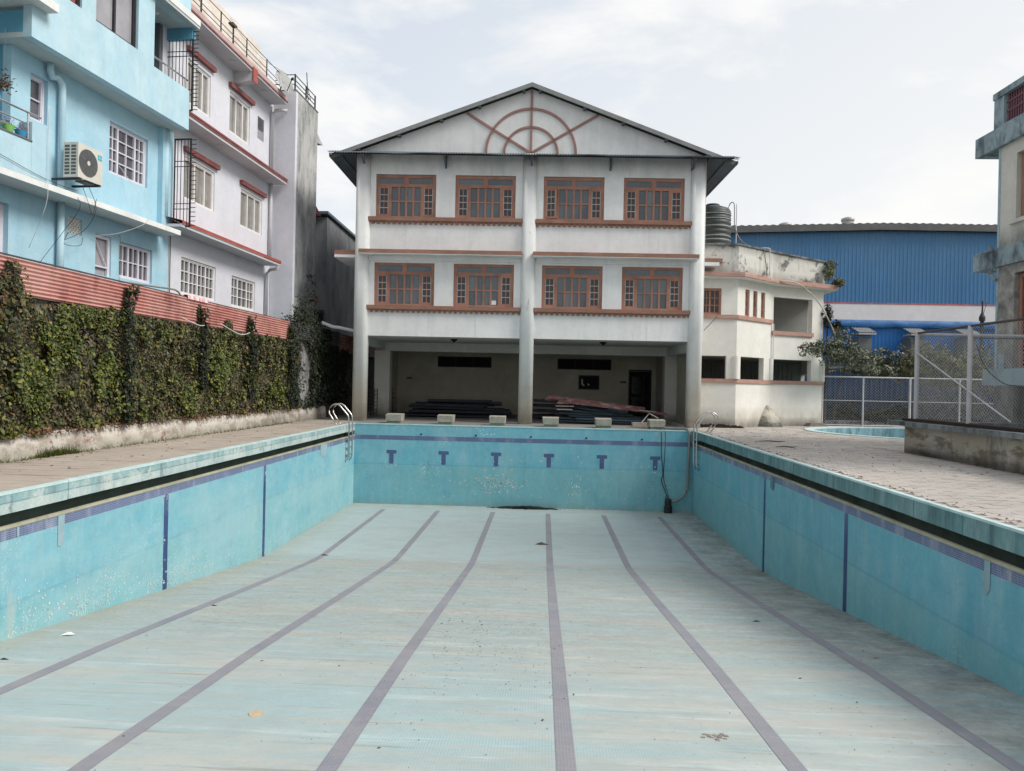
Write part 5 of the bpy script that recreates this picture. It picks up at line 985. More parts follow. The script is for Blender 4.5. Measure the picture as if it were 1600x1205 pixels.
# ================================================================== SKY BLUE HOUSE
FU = Fr(-10.1, 21.2, .0963, 1, 1, -.0963)
bh = thing('blue_house', 'sky blue three storey house with a projecting upper floor and white slab edges', 'building', (-12, 18, 0))
def Y(y): return (y - 21.2) * 1.0046
low = [(Y(17.15), Y(17.62), 4.84, 5.22), (Y(18.1), Y(18.68), 4.0, 5.0), (Y(19.0), Y(20.38), 4.05, 4.98), (Y(14.1), Y(15.42), 3.9, 5.08)]
mid = [(Y(18.54), Y(20.1), 6.63, 7.94), (Y(15.95), Y(16.45), 7.08, 8.08)]
q = MB(FU); q.wall(-9, Y(21.1), 0, 5.44, -.9, -.7, low); q.build('ground_wall', 'blue', bh)
q = MB(FU); q.wall(Y(15.42), Y(21.1), 5.57, 8.45, -.9, -.7, mid); q.build('middle_wall', 'blue', bh)
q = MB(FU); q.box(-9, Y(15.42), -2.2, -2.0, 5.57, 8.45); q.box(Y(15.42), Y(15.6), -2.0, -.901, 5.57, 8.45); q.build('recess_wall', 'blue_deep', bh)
q = MB(FU); q.box(-9, Y(21.1), -9, -8.8, 0, 12); q.box(Y(20.9), Y(21.1), -8.8, -.902, 0, 12); q.box(-9, -8.8, -8.8, -2.2, 0, 12); q.build('rear_wall', 'blue', bh)
q = MB(FU); q.box(-9, Y(20.6), -8.8, .0, 5.44, 5.57); q.build('lower_slab', 'slabwhite', bh)
# projecting upper storey: from Y 15.14 to 20.85, base 8.45
q = MB(FU); q.wall(Y(15.14), Y(20.88), 8.46, 12.4, -.2, 0, [(Y(17.04), Y(18.58), 9.70, 11.1), (Y(19.24), Y(20.88) + .1, 9.57, 11.35), (Y(16.0), Y(16.58), 9.74, 11.1)]); q.build('upper_wall', 'blue_up', bh)
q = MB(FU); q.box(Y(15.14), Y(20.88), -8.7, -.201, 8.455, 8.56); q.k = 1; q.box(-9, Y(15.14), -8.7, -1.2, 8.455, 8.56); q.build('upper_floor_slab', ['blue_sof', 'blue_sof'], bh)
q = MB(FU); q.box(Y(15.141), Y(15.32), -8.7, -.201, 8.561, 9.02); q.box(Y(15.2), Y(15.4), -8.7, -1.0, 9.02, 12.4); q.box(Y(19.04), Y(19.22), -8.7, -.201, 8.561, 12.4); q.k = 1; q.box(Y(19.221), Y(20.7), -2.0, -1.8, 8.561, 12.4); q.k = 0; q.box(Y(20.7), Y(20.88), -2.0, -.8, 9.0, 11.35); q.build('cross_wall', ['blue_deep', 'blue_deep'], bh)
q = MB(FU); q.box(-9, Y(15.55), -1.5, .28, 9.12, 9.30); q.build('side_slab', 'slabwhite', bh)
q = MB(FU); q.k = 1; q.box(Y(18.9), Y(21.05), -2.0, .18, 11.36, 11.44); q.k = 0; q.box(Y(18.9), Y(21.05), -2.0, .2, 11.44, 11.62); q.k = 2; q.box(Y(20.9), Y(21.05), -1.2, .05, 11.05, 11.36); q.build('balcony_roof', ['slabwhite', 'blue_sof', 'blue_deep'], bh)
q = MB(FU); q.lathe(Y(20.0), -.5, [(.10, 11.36), (.09, 11.33), (0, 11.32)], 14); q.build('ceiling_rose', 'slabwhite', bh)
q = MB(FU); q.tube([(Y(19.24), -.04, 9.85), (Y(20.85), -.04, 9.85)], .025, 8); q.tube([(Y(20.7), -.04, 9.57), (Y(20.7), -.04, 9.85)], .02, 8); q.tube([(Y(19.8), -.04, 9.57), (Y(19.8), -.04, 9.85)], .02, 8); q.build('balcony_rail', 'steel', bh)
house_window(bh, FU, Y(17.04), Y(18.58), 9.70, 11.1, -.10, 1, 1, 2, 'iron', 'greyglass', .05, ratio=[1, 1])
house_window(bh, FU, Y(16.0), Y(16.58), 9.74, 11.1, -.08, 1, 1, 1, 'iron', 'redtile', .03)
house_window(bh, FU, *mid[0], -.80, 2, 4, 3, 'lilacframe', 'pane_dk', .05, ratio=[.65, 1.2, .65])
house_window(bh, FU, *mid[1], -.82, 1, 2, 1, 'lilacframe', 'pane_dk', .05)
house_window(bh, FU, *low[2], -.80, 2, 2, 3, 'lilacframe', 'pane_dk', .05, ratio=[.8, .8, .8])
house_window(bh, FU, *low[3], -.85, 1, 1, 2, 'lilacframe', 'greyglass', .08)
q = MB(FU); a, b, c, d_ = low[1]; q.box(a, a + .05, -.80, -.74, c, d_); q.box(b - .08, b, -.80, -.74, c, d_); q.box(a + .05, b - .08, -.80, -.74, d_ - .08, d_); q.tube([(a + .05, -.76, d_ - .1), (b - .1, -.76, c + .25)], .015, 6); q.box(a + .05, b - .08, -.80, -.74, c + .2, c + .24); q.k = 1; q.box(a + .05, b - .08, -.82, -.81, c, d_ - .08); q.build('door_frame', ['lilacframe', 'greyglass'], bh)
q = MB(FU); a, b, c, d_ = low[0]
for i in range(9):
    for j in range(7):
        uu = a + (b - a) * (i + .5) / 9; zz = c + (d_ - c) * (j + .5) / 7
        if (i + j) % 2: q.box(uu - .026, uu + .026, -.76, -.74, zz - .027, zz + .027)
for i in range(10): uu = a + (b - a) * i / 9; q.box(uu - .008, uu + .008, -.765, -.735, c, d_)
for j in range(8): zz = c + (d_ - c) * j / 7; q.box(a, b, -.764, -.736, zz - .008, zz + .008)
q.k = 1; q.box(a, b, -.83, -.82, c, d_); q.build('vent_grille', ['cream', 'dark'], bh)
for y, z0, z1 in ((16.75, 5.57, 8.0), (16.78, 3.3, 5.44), (20.75, 6.0, 8.45)):
    q = MB(FU); q.tube([(Y(y), -.58, z0), (Y(y), -.58, z1)] if z1 != 8.0 else [(Y(y), -.58, z0), (Y(y), -.58, 8.0), (Y(y) - .02, -.58, 8.12), (Y(y) - .15, -.58, 8.22), (Y(y) - .32, -.58, 8.16), (Y(y) - .38, -.58, 8.28), (Y(y) - .38, -.58, 8.45)], .075, 12); q.build('drain_pipe', 'blue_up', bh, True)
q = MB(FU); q.box(Y(20.55), Y(21.05), -.699, -.55, 5.57, 8.45); q.build('corner_pier', 'blue', bh)
q = MB(FU); q.tube([(-6.2, -1.9, 6.0), (-6.0, -1.9, 7.4), (-5.9, -1.7, 7.75), (-6.3, -1.3, 8.1), (-7.2, -1.3, 8.2)], .05, 8)
q = MB(FU); q.box(-9, Y(15.2), -.18, 0, 5.571, 6.30); q.box(Y(15.2), Y(15.62), -.3, .005, 5.571, 6.72); q.k = 1; q.box(-9, Y(15.2), -.2, .02, 6.30, 6.33); q.build('balcony_parapet', ['blue_up', 'pier'], bh)
q = MB(FU)
for z in (6.48, 6.66, 6.90): q.tube([(-9, -.06, z), (Y(15.2) if z < 6.8 else Y(15.5), -.06, z)], .014 if z < 6.8 else .024, 8)
for y in (12.6, 13.9, 15.16): q.tube([(Y(y), -.06, 6.33), (Y(y), -.06, 6.9)], .018, 8)
q.build('balcony_railing', 'steel', bh)
q = MB(FU); q.tube([(-8.0, -1.0, 8.0), (-7.2, -.95, 8.05), (-6.4, -.95, 7.9), (-5.9, -.95, 7.5), (-5.65, -.95, 7.0), (-5.6, -.95, 6.5)], .03, 8); q.build('arch_bar', 'blue_deep', bh, True)
# security grille cages
for z0, z1, na in ((5.75, 8.25, -.46), (9.02, 11.3, -1.0)):
    q = MB(FU); u = Y(20.95); d_ = .02; nb = .06
    q.box(u - d_, u + d_, nb - .04, nb, z0, z1); q.box(u - d_ * .8, u + d_ * .8, na, na + .03, z0, z1)
    for z in (z0, z1 - .04): q.box(u - d_ * .9, u + d_ * .9, na, nb - .04, z, z + .04)
    for f_ in (.2, .26, .68, .74): z = z0 + (z1 - z0) * f_; q.box(u - .008, u + .008, na + .03, nb - .04, z, z + .02)
    kk = 5 if na > -.6 else 10
    for k in range(1, kk): n_ = na + (nb - na) * k / kk; q.box(u - .007, u + .007, n_ - .008, n_ + .008, z0 + .04, z1 - .04)
    for k in range(20): z = z0 + .04 + (z1 - z0 - .08) * k / 19; q.box(u - .008, u + .008, nb, nb + .15, z - .009, z + .009)
    q.build('security_grille', 'iron', bh)
# air conditioner
ac = thing('air_conditioner', 'white outdoor air conditioner with round fan and cyan logo on the blue wall', 'air conditioner', FU.P(Y(16.9), -.18, 5.9))
A0, A1, Z0, Z1 = Y(16.55), Y(17.36), 5.96, 6.74
q = MB(FU); q.wall(A0, A1, Z0, Z1, -.03, .0, []); q.box(A0, A1, -.36, -.031, Z0, Z1); q.build('casing', 'acbody', ac)
q = MB(FU); cu, cz = A0 + .33, (Z0 + Z1) / 2
def disc(mb, cu, cz, r0, r1, n_, k=28):
    v = [(cu + r_ * math.cos(2 * math.pi * i / k), n_, cz + r_ * math.sin(2 * math.pi * i / k)) for r_ in (r0, r1) for i in range(k)]; mb.add(v, [(i, (i + 1) % k, k + (i + 1) % k, k + i) for i in range(k)])
q.add([(cu + .31 * math.cos(2 * math.pi * i / 28), .004, cz + .31 * math.sin(2 * math.pi * i / 28)) for i in range(28)], [tuple(range(28))]); q.build('fan_opening', 'acdark', ac)
q = MB(FU)
for r_ in (.30, .26, .22, .18, .14, .10): disc(q, cu, cz, r_ - .006, r_ + .006, .012)
for i in range(12):
    a = i * math.pi / 6; q.tube([(cu + .05 * math.cos(a), .012, cz + .05 * math.sin(a)), (cu + .31 * math.cos(a + .3), .012, cz + .31 * math.sin(a + .3))], .004, 4)
q.build('fan_guard', 'pier', ac)
q = MB(FU); q.add([(cu + .05 * math.cos(2 * math.pi * i / 16), .016, cz + .055 * math.sin(2 * math.pi * i / 16)) for i in range(16)], [tuple(range(16))]); q.build('fan_hub', 'acbody', ac)
q = MB(FU)
for i in range(9):
    for j in range(2): z = Z0 + .06 + i * .076; n0 = -.33 + j * .16; q.box(A0 - .003, A0 + .002, n0, n0 + .12, z, z + .05)
q.build('side_louvre', 'acdark', ac)
q = MB(FU); q.box(A1 - .17, A1 - .03, .001, .004, Z1 - .22, Z1 - .10); lg = q.build('logo', 'accyan', ac)
q = MB(FU); q.box(A1 - .14, A1 - .09, .0045, .006, Z1 - .155, Z1 - .14); q.box(A1 - .125, A1 - .055, .0045, .006, Z1 - .18, Z1 - .166); q.build('logo_mark', 'acbody', lg)
q = MB(FU); q.box(A0 + .05, A0 + .1, -.69, .02, Z0 - .05, Z0 - .005); q.box(A1 - .12, A1 - .07, -.69, .02, Z0 - .05, Z0 - .005); q.box(A0 + .3, A1 - .05, -.3, -.05, Z0 - .03, Z0 - .002); q.build('bracket', 'iron', ac)
# pots, hanging plant, bits
for lab, y, mt in (('lime green flower pot on the balcony parapet of the blue house', 14.8 - .1, 'potg'), ('blue flower pot beside the railing post on the balcony parapet', 15.02, 'potb'), ('orange flower pot on the balcony parapet at the picture edge', 14.35, 'poto')):
    P = FU.P(Y(y), -.1, 6.33); t = thing('flower_pot', lab, 'flower pot', P, group='flower pots on the balcony'); q = MB(); q.lathe(P[0], P[1], [(0, 6.33), (.075, 6.33), (.115, 6.47), (.12, 6.475), (.10, 6.475), (.09, 6.45), (0, 6.45)], 16); q.build('pot', mt, t)
    r = random.Random(int(y * 10)); q = leaves([(Vector((P[0] + r.gauss(0, .06), P[1] + r.gauss(0, .06), 6.5 + r.uniform(0, .12))), Vector((0, 0, 1))) for _ in range(60)], .035, 3); q.build('blooms', 'flower', t, kind='stuff')
r = random.Random(8); P = Vector(FU.P(Y(14.75), -.25, 7.35)); t = thing('hanging_plant', 'dry reddish plant hanging in a wire basket over the balcony', 'hanging plant', P)
leaves([(P + Vector((r.gauss(0, .08), r.gauss(0, .08), r.gauss(0, .09))), Vector((0, 0, 1))) for _ in range(220)], .045, 3).build('foliage', 'litter', t, kind='stuff')
q = MB(); q.tube([tuple(P + Vector((0, 0, .1))), tuple(P + Vector((0, 0, 1.1)))], .005, 4); q.tube([tuple(P + Vector((.12 * math.cos(a), .12 * math.sin(a), 0))) for a in [i * math.pi / 6 for i in range(12)]], .006, 4, True); q.build('hanger', 'pier', t)
t = thing('roof_water_drum', 'dark based blue drum standing on the slab of the blue house', 'drum', FU.P(Y(15.2), -.3, 9.3))
q = MB(FU); q.lathe(Y(15.25), -.25, [(.0, 9.301), (.10, 9.31), (.22, 9.40), (.24, 9.44), (.24, 9.46)], 16); q.build('base', 'iron', t)
q = MB(FU); q.lathe(Y(15.25), -.25, [(.235, 9.455), (.25, 9.8), (.25, 10.2), (0, 10.25)], 16); q.build('body', 'blue', t)
for i, (pts, mt, lab) in enumerate((
    ([(Y(16.5), -.1, 5.62), (Y(16.6), .04, 5.3), (Y(16.5), -.3, 4.7), (Y(16.2), -.5, 4.1), (Y(15.9), -.6, 3.6)], 'blackhose', 'black cable drooping from the air conditioner down to the red sheets'),
    ([(Y(16.9), .02, 5.8), (Y(17.1), .05, 5.35), (Y(17.2), -.3, 4.9), (Y(16.9), -.6, 4.6)], 'blackhose', 'black cable hanging past the square vent'),
    ([(Y(16.7), .02, 5.75), (Y(16.85), .06, 5.4), (Y(17.0), .04, 5.2), (Y(17.15), .02, 5.6)], 'blackhose', 'short loop of black wire under the air conditioner'),
    ([(-9, .03, 6.05), (Y(14), .03, 5.85), (Y(15.5), .03, 5.64), (Y(16.5), .03, 5.62)], 'blackhose', 'black wire running along the balcony of the blue house'),
    ([(Y(18.9), -.69, 6.9), (Y(19.2), -.3, 6.2), (Y(19.1), .03, 5.55), (Y(18.5), -.3, 5.1), (Y(17.9), -.6, 4.9)], 'pipewhite', 'white plastic strip crossing the slab edge of the blue house'),
    ([(Y(18.9), -.66, 5.1), (Y(18.95), -.64, 5.0), (Y(18.98), -.66, 4.0), (Y(18.9), -.68, 3.6)], 'pipegrey', 'grey cable beside the small blue house window'),
    ([(Y(15.6), .04, 7.2), (Y(15.6), .05, 5.8), (Y(15.58), .04, 5.1), (Y(15.65), -.4, 4.2)], 'pipewhite', 'thin white wire hanging down past the balcony pier'),
    ([(Y(17.15), -.68, 4.84), (Y(16.8), -.5, 4.5), (Y(17.3), -.5, 4.55), (Y(17.6), -.66, 4.8)], 'blackhose', 'small loose loop of wire below the square vent'))):
    wire('loose_cable', lab, 'cable', [FU.P(*p) for p in pts], .006, mt, 5)
wire('sky_wire', 'thin wire running from the lavender house roof lamp to the tower railing', 'wire', [FG.P(3.3, -.4, 13.1), FG.P(5.5, -.4, 13.0), FG.P(7.25, -.1, 13.08)], .008, 'pier', 4)
# ================================================================== CREAM WING
wg = thing('cream_wing', 'cream two storey wing with open bays, pink ledges and a mouldy parapet', 'building', (8.5, 30.5, 0))
PA, PB, PC, PD = (6.05, 29.6), (7.45, 29.6), (9.30, 31.42), (11.86, 32.72)
def seg(p, q_):
    dx, dy = q_[0] - p[0], q_[1] - p[1]; return Fr(p[0], p[1], dx, dy, dy, -dx), math.hypot(dx, dy)
SA, LA = seg(PA, PB); SB, LB = seg(PB, PC); SC, LC = seg(PC, PD); SD, LD = seg(PD, (11.9, 40))
q = MB(SA); q.wall(0, LA, 0, 5.8, -.22, 0, [(0, 1.02, 1.88, 2.77), (.02, .78, 4.36, 5.39)]); q.build('wall', 'cream', wg)
q = MB(SB); q.wall(0, LB, 0, 5.8, -.22, 0, [(.30, 2.05, 1.88, 2.77), (.55, .87, 4.36, 5.42), (1.14, 1.46, 4.36, 5.42), (1.74, 2.06, 4.36, 5.42)]); q.build('wall', 'cream', wg)
q = MB(SC); q.wall(.0, LC, 0, 5.8, -.22, 0, [(.12, 2.24, 1.88, 2.76), (.10, 2.24, 3.92, 5.33)]); q.build('wall', 'cream', wg)
q = MB(SD); q.wall(.0, LD, 0, 5.8, -.22, 0, [(.35, 2.2, 0, 2.2), (.35, 1.4, 3.5, 5.33)]); q.build('wall', 'cream', wg)
# corner columns (slightly rounded) at the joints
for P in (PB, PC, PD):
    q = MB(); q.lathe(P[0] - .02, P[1] + .04, [(.14, 1.885), (.14, 2.765)], 16); q.build('corner_column', 'cream', wg, True)
# floors and inner walls
poly = [(6.05, 29.82), (7.40, 29.82), (9.2, 31.6), (11.64, 32.9), (11.7, 40), (6.05, 40)]
q = MB()
for z0, z1 in ((2.78, 2.98), (5.6, 5.79)): q.prism(poly, lambda p, t_: (p[0], p[1], t_), z0, z1)
q.build('floor_slab', 'innerwall', wg)
q = MB(); q.box(6.1, 11.6, 34.6, 34.7, 0.0, 2.77); q.build('rear_shutter', 'shutter', wg)
q = MB(); q.box(6.1, 9.2, 34.6, 34.7, 2.99, 5.59); q.box(9.2, 11.6, 33.9, 34.0, 2.99, 5.59); q.box(9.2, 9.3, 31.7, 33.9, 2.99, 5.59); q.build('inner_wall', 'innerwall', wg)
for k in range(26):
    x = 6.2 + k * .2; q = MB(); q.box(x, x + .08, 34.56, 34.599, .1, 2.7); q.build('shutter_rib', 'shutter', wg)
# ledges: ring pieces following the three faces
def ledge(z0, z1, out, name, mat, parts=((SA, LA), (SB, LB), (SC, LC)), ext=0, inn=.0):
    for fr, L_ in parts:
        q = MB(fr); q.box(-.02, L_ + .03 + (ext if fr is SC else 0), inn, out, z0, z1); q.build(name, mat, wg)
ledge(1.73, 1.88, .06, 'ledge', 'brown_p'); 
ledge(4.21, 4.36, .07, 'ledge', 'brown_p', ((SA, LA), (SB, LB)))
q = MB(SC); q.box(.02, LC - .6, .0, .08, 3.76, 3.92); q.build('ledge', 'brown_p', wg)
def offpoly(o): # roof outline grown outward by o
    return [(6.0, 29.6 - o), (7.45 + o * .4, 29.6 - o), (9.30 + o * .55, 31.42 - o * .85), (11.86 + o * 1.3, 32.72 - o * .45), (11.86 + o * 1.4, 40.2), (6.0, 40.2)]
q = MB(); q.prism(offpoly(.42), lambda p, t_: (p[0], p[1], t_), 5.80, 5.97); q.build('roof_slab', 'brown_p', wg)
q = MB(); q.prism(offpoly(.38), lambda p, t_: (p[0], p[1], t_), 5.76, 5.798); q.build('roof_soffit', 'cream', wg)
op = offpoly(.02); ip = offpoly(-.15); zt = [7.06, 7.06, 7.12, 6.95, 6.9, 7.0]
q = MB()
for i in range(4):
    j = i + 1; a, b, c, d_ = op[i], op[j], ip[j], ip[i]
    q.add([(*a, 5.971), (*b, 5.971), (*c, 5.971), (*d_, 5.971), (*a, zt[i]), (*b, zt[j]), (*c, zt[j]), (*d_, zt[i])], [(0, 3, 2, 1), (4, 5, 6, 7), (0, 1, 5, 4), (1, 2, 6, 5), (2, 3, 7, 6), (3, 0, 4, 7)])
q.build('parapet', 'mould', wg)
cpo = offpoly(.07); cpi = offpoly(-.18); q = MB()
for i in range(4):
    j = i + 1; a, b, c, d_ = cpo[i], cpo[j], cpi[j], cpi[i]
    q.add([(*a, zt[i] + .001), (*b, zt[j] + .001), (*c, zt[j] + .001), (*d_, zt[i] + .001), (*a, zt[i] + .07), (*b, zt[j] + .07), (*c, zt[j] + .07), (*d_, zt[i] + .07)], [(0, 3, 2, 1), (4, 5, 6, 7), (0, 1, 5, 4), (1, 2, 6, 5), (2, 3, 7, 6), (3, 0, 4, 7)])
q.build('parapet_cap', 'planter_top', wg)
house_window(wg, SA, .02, .78, 4.36, 5.39, -.08, 2, 3, 2, 'wood', 'glass_d', .06, ratio=[.7, 1])
for a, b in ((.55, .87), (1.14, 1.46), (1.74, 2.06)): house_window(wg, SB, a, b, 4.36, 5.42, -.08, 2, 3, 1, 'wood', 'glass_d', .045)
q = MB(SC); q.tube([(.07, .06, 1.9), (.07, .06, 4.2)], .02, 8); q.build('thin_pipe', 'pipewhite', wg)
q = MB(); q.lathe(9.12, 31.25, [(.66, 0), (.56, .2), (.38, .48), (.2, .7), (.08, .84), (0, .86)], 18); q.build('buttress', 'planter', wg)
q = MB(SC)
for k in range(3): q.box(1.7 + k * .05, 2.75 - k * .1, .12 + .05 * k, .5, .0 + k * .05, .045 + k * .05)
o = q.build('slab_stack', 'rubble'); o['label'] = 'low stack of broken grey slabs at the foot of the cream wing'; o['category'] = 'rubble'
t = thing('water_tank', 'ribbed black plastic water tank standing on the roof of the cream wing', 'water tank', (7.15, 33, 6.0))
prof = [(0, 5.98), (.76, 5.98)]
z = 6.1
while z < 9.0: prof += [(.76, z), (.785, z + .04), (.785, z + .12), (.76, z + .16)]; z += .2
prof += [(.77, 9.1), (.70, 9.22), (.45, 9.32), (.30, 9.34)]
q = MB(); q.lathe(7.15, 33, prof, 32); q.build('shell', 'tank', t, True)
q = MB(); q.lathe(7.15, 33, [(.0, 9.46), (.26, 9.45), (.30, 9.42), (.30, 9.33)], 20); q.build('lid', 'tank', t)
q = MB()
for z in (8.93, 8.72, 8.40, 7.98, 7.82): q.lathe(7.15, 33, [(.79, z), (.79, z + .018)], 32)
q.build('paint_line', 'tankline', t)
wire('tank_pipe', 'thin white riser pipe and bend beside the black water tank', 'pipe', [(8.08, 32.6, 7.1), (8.08, 32.6, 8.2), (8.08, 32.6, 9.4)], .022, 'pipewhite')
wire('tank_hose', 'grey hose looping from the water tank lid down along the riser pipe', 'hose', [(7.75, 32.8, 9.2), (7.85, 32.7, 9.45), (7.98, 32.6, 9.35), (8.02, 32.58, 8.4), (8.3, 32.3, 7.7), (8.9, 31.5, 7.2), (8.75, 30.75, 7.0), (8.80, 30.62, 6.5), (8.83, 30.6, 6.0)], .02, 'pipegrey')
wire('parapet_pipe', 'short white pipe bracket hooked over the mouldy parapet', 'pipe', [(8.6, 30.9, 7.2), (9.0, 30.9, 7.2), (9.02, 30.88, 7.0), (9.02, 30.85, 6.1)], .018, 'pipewhite', 6, 3)
wire('garden_hose', 'long yellowish hose hanging from the wing roof across the bush', 'hose', [(9.5, 31.0, 5.9), (10.3, 31.3, 5.85), (11.2, 31.6, 5.2), (11.9, 31.9, 4.2), (12.4, 32.0, 3.1), (12.9, 32.1, 2.6)], .025, 'planter', 6)

# ================================================================== BLUE WAREHOUSE
wh = thing('blue_warehouse', 'big blue corrugated warehouse with a white band and round roof ventilators', 'building', (20, 50, 0))
YW = 50.0
def ztop(x): return 11.95 + .42 * min(1, (x - 8) / 13.5) - .06 * max(0, (x - 24) / 10)
def wpanel(x0, x1, z0, z1f, mat, name, parent, pitch=.25, y=YW):
    q = MB(); k = int((x1 - x0) / pitch); v = []
    us = []
    for i in range(k):
        a = x0 + i * pitch
        for f_, d_ in ((0, 0), (.55, 0), (.65, -.018), (.90, -.018)): us.append((a + pitch * f_, d_))
    us.append((x1, 0))
    for x, d_ in us: v += [(x, y + d_, z0), (x, y + d_, z1f(x))]
    q.add(v, [(2 * i, 2 * i + 1, 2 * i + 3, 2 * i + 2) for i in range(len(us) - 1)]); q.build(name, mat, parent)
x = 8.0; k = 0
while x < 36:
    wpanel(x, x + 1.0, 7.24, lambda x_: ztop(x_) - .40, 'bluesheet', 'cladding_sheet', wh, y=YW - .004 * (k % 2)); wpanel(x, x + 1.0, 0, lambda x_: 5.95, 'bluelow', 'lower_sheet', wh, y=YW - .004 * (k % 2)); x += 1.0; k += 1
q = MB(); q.box(8, 36, YW + .1, YW + 25, 0, 11.8); q.build('body', 'flash', wh)
q = MB(); q.box(8, 36, YW - .12, YW + .05, 6.15, 7.18); q.build('white_band', 'bandwhite', wh)
q = MB(); q.box(8, 36, YW - .14, YW + .05, 7.18, 7.26); q.build('red_trim', 'redline', wh)
q = MB(); v = []; n_ = 28 * 16
for i in range(n_ + 1):
    x = 8 + 28 * i / n_; w_ = .028 * math.sin(2 * math.pi * i / 8); v += [(x, YW - .45, ztop(x) - .44), (x, YW - .5, ztop(x) + .0 + w_), (x, YW + 14, ztop(x) + .9 + w_)]
q.add(v, [(3 * i + a, 3 * i + 3 + a, 3 * i + 4 + a, 3 * i + 1 + a) for i in range(n_) for a in range(2)]); q.build('roof_flashing', 'flash', wh)
for x, z in ((15.7, 12.25), (19.75, 12.65), (25.0, 12.30)):
    q = MB(); q.lathe(x, YW + .5, [(.36, z - .6), (.36, z - .02), (.40, z), (.42, z + .10), (.40, z + .18), (.2, z + .27), (0, z + .29)], 18); q.build('roof_ventilator', 'ventmetal', wh)
q = MB(); n_ = 112; v = []
for i in range(n_ + 1):
    x = 8 + 28 * i / n_; a = noise.noise(Vector((x * .8, 0, 0))); b = noise.noise(Vector((x * 2.6, 5, 0))); s_ = abs(math.sin(x * 1.25))
    v += [(x, YW - .13, 6.15), (x, YW - .22 - .05 * b, 6.05 - .05 * s_), (x, YW - .26 + .06 * a, 5.86 - .10 * s_ + .04 * b), (x, YW - .2, 5.70 - .05 * s_)]
q.add(v, [(4 * i + a, 4 * i + 4 + a, 4 * i + 5 + a, 4 * i + 1 + a) for i in range(n_) for a in range(3)]); q.build('tarpaulin', 'tarp', wh, True)
for x0 in (19.9, 23.15, 26.4, 12.9):
    q = MB(); q.box(x0 + .05, x0 + .85, YW - 1.2, YW - .05, 0, 5.0); p = q.build('pier', 'pier', wh)
    q = MB(); v = []
    for i in range(25):
        x = x0 - .1 + 1.1 * i / 24; w_ = .03 * math.sin(2 * math.pi * i / 4); v += [(x, YW - 1.5, 5.25 + w_), (x, YW - .4, 5.62 + w_)]
    q.add(v, [(2 * i, 2 * i + 1, 2 * i + 3, 2 * i + 2) for i in range(24)]); q.box(x0 - .1, x0 + 1.0, YW - 1.5, YW - .4, 5.1, 5.2); q.build('pier_roof', 'ventmetal', p)
t = thing('roof_finial', 'small black bulb shaped finial with two thin rods in front of the white band', 'finial', (27.5, 45, 5.0))
q = MB(); q.lathe(25.4, 45, [(.02, 5.7), (.16, 5.75), (.17, 5.95), (.05, 6.25), (.035, 6.9), (.0, 6.95)], 12); q.tube([(25.45, 45, 6.1), (25.65, 45, 6.85)], .015, 5); q.build('bulb', 'iron', t); q = MB(); q.box(25.32, 25.48, 44.92, 45.08, 0, 5.71); q.build('post', 'iron', t)
# brown back wall behind the fence (brick kerb under the bushes)
bk = thing('back_wall', 'low brick backed wall with rusty coping behind the wire fence', 'wall', (20, 38, 0))
q = MB(); q.box(12.2, 40, 38.06, 38.2, 0, 2.6); q.build('body', 'pier', bk)
for x in range(12, 26): wpanel(x + .2, x + 1.2, 0, lambda x_: 2.6, 'bluelow_shaded', 'cladding_sheet', bk, y=38.04)
q = MB(); q.box(12.2, 40, 37.95, 38.25, 2.62, 2.72); q.build('coping', 'rubble', bk)

# ================================================================== WIRE FENCES
def chain(fr, u0, u1, z0, z1, n_, pitch, r_, parent, name='wire_mesh'):
    """diamond mesh: every wire is a thin three sided rod"""
    q = MB(fr); H = z1 - z0
    for sgn in (1, -1):
        k = int((u1 - u0 + H) / pitch) + 1
        for i in range(k):
            if sgn > 0: a = u0 - H + i * pitch; p0, p1 = (a, z0), (a + H, z1)
            else: a = u0 + i * pitch; p0, p1 = (a, z0), (a - H, z1)
            (x0, y0), (x1, y1) = p0, p1; t0, t1 = 0.0, 1.0; dx = x1 - x0
            ta, tb = (u0 - x0) / dx, (u1 - x0) / dx
            if ta > tb: ta, tb = tb, ta
            t0, t1 = max(0, ta), min(1, tb)
            if t1 - t0 < .02: continue
            A = (x0 + dx * t0, y0 + H * t0); B = (x0 + dx * t1, y0 + H * t1); o_ = r_ * .7; nn = n_ + sgn * r_
            q.add([(A[0] - o_, nn, A[1] + o_ * sgn), (A[0] + o_, nn, A[1] - o_ * sgn), (A[0], nn + r_, A[1]), (B[0] - o_, nn, B[1] + o_ * sgn), (B[0] + o_, nn, B[1] - o_ * sgn), (B[0], nn + r_, B[1])], [(0, 1, 4, 3), (1, 2, 5, 4), (2, 0, 3, 5)])
    return q.build(name, 'wire', parent, kind='stuff')
lf = thing('low_wire_fence', 'long low chain link fence with pale posts at the back of the right deck', 'fence', (15, 32.9, 0))
FL = Fr(11.95, 32.9, 1, 0, 0, -1)
for i, u in enumerate((.0, 1.72, 3.68, 5.75, 7.85, 10.0)):
    q = MB(FL); q.tube([(u, 0, 0), (u, 0, 2.13)], .04 if i % 2 else .05, 8); q.build('post', 'fpost', lf)
for z in (2.11, 1.10, .05):
    q = MB(FL); q.tube([(0, 0, z), (10.0, 0, z)], .035 if z > 2 else .016 if z > 1 else .03, 6); q.build('rail', 'fpost', lf)
chain(FL, 0, 10, .06, 2.1, 0, .12, .0024, lf)
q = MB(); q.box(12.1, 14.1, 32.95, 33.6, 0, .22); q.box(12.1, 15, 32.95, 33.3, 0, .1); o = q.build('kerb_step', 'planter_top'); o['label'] = 'grey concrete step at the foot of the low wire fence'; o['category'] = 'step'
tf = thing('tall_wire_fence', 'tall chain link fence with a diagonal brace standing on the planter', 'fence', (9.3, 19.3, .8))
FT = Fr(9.35, 19.35, 0, -1, -1, 0)
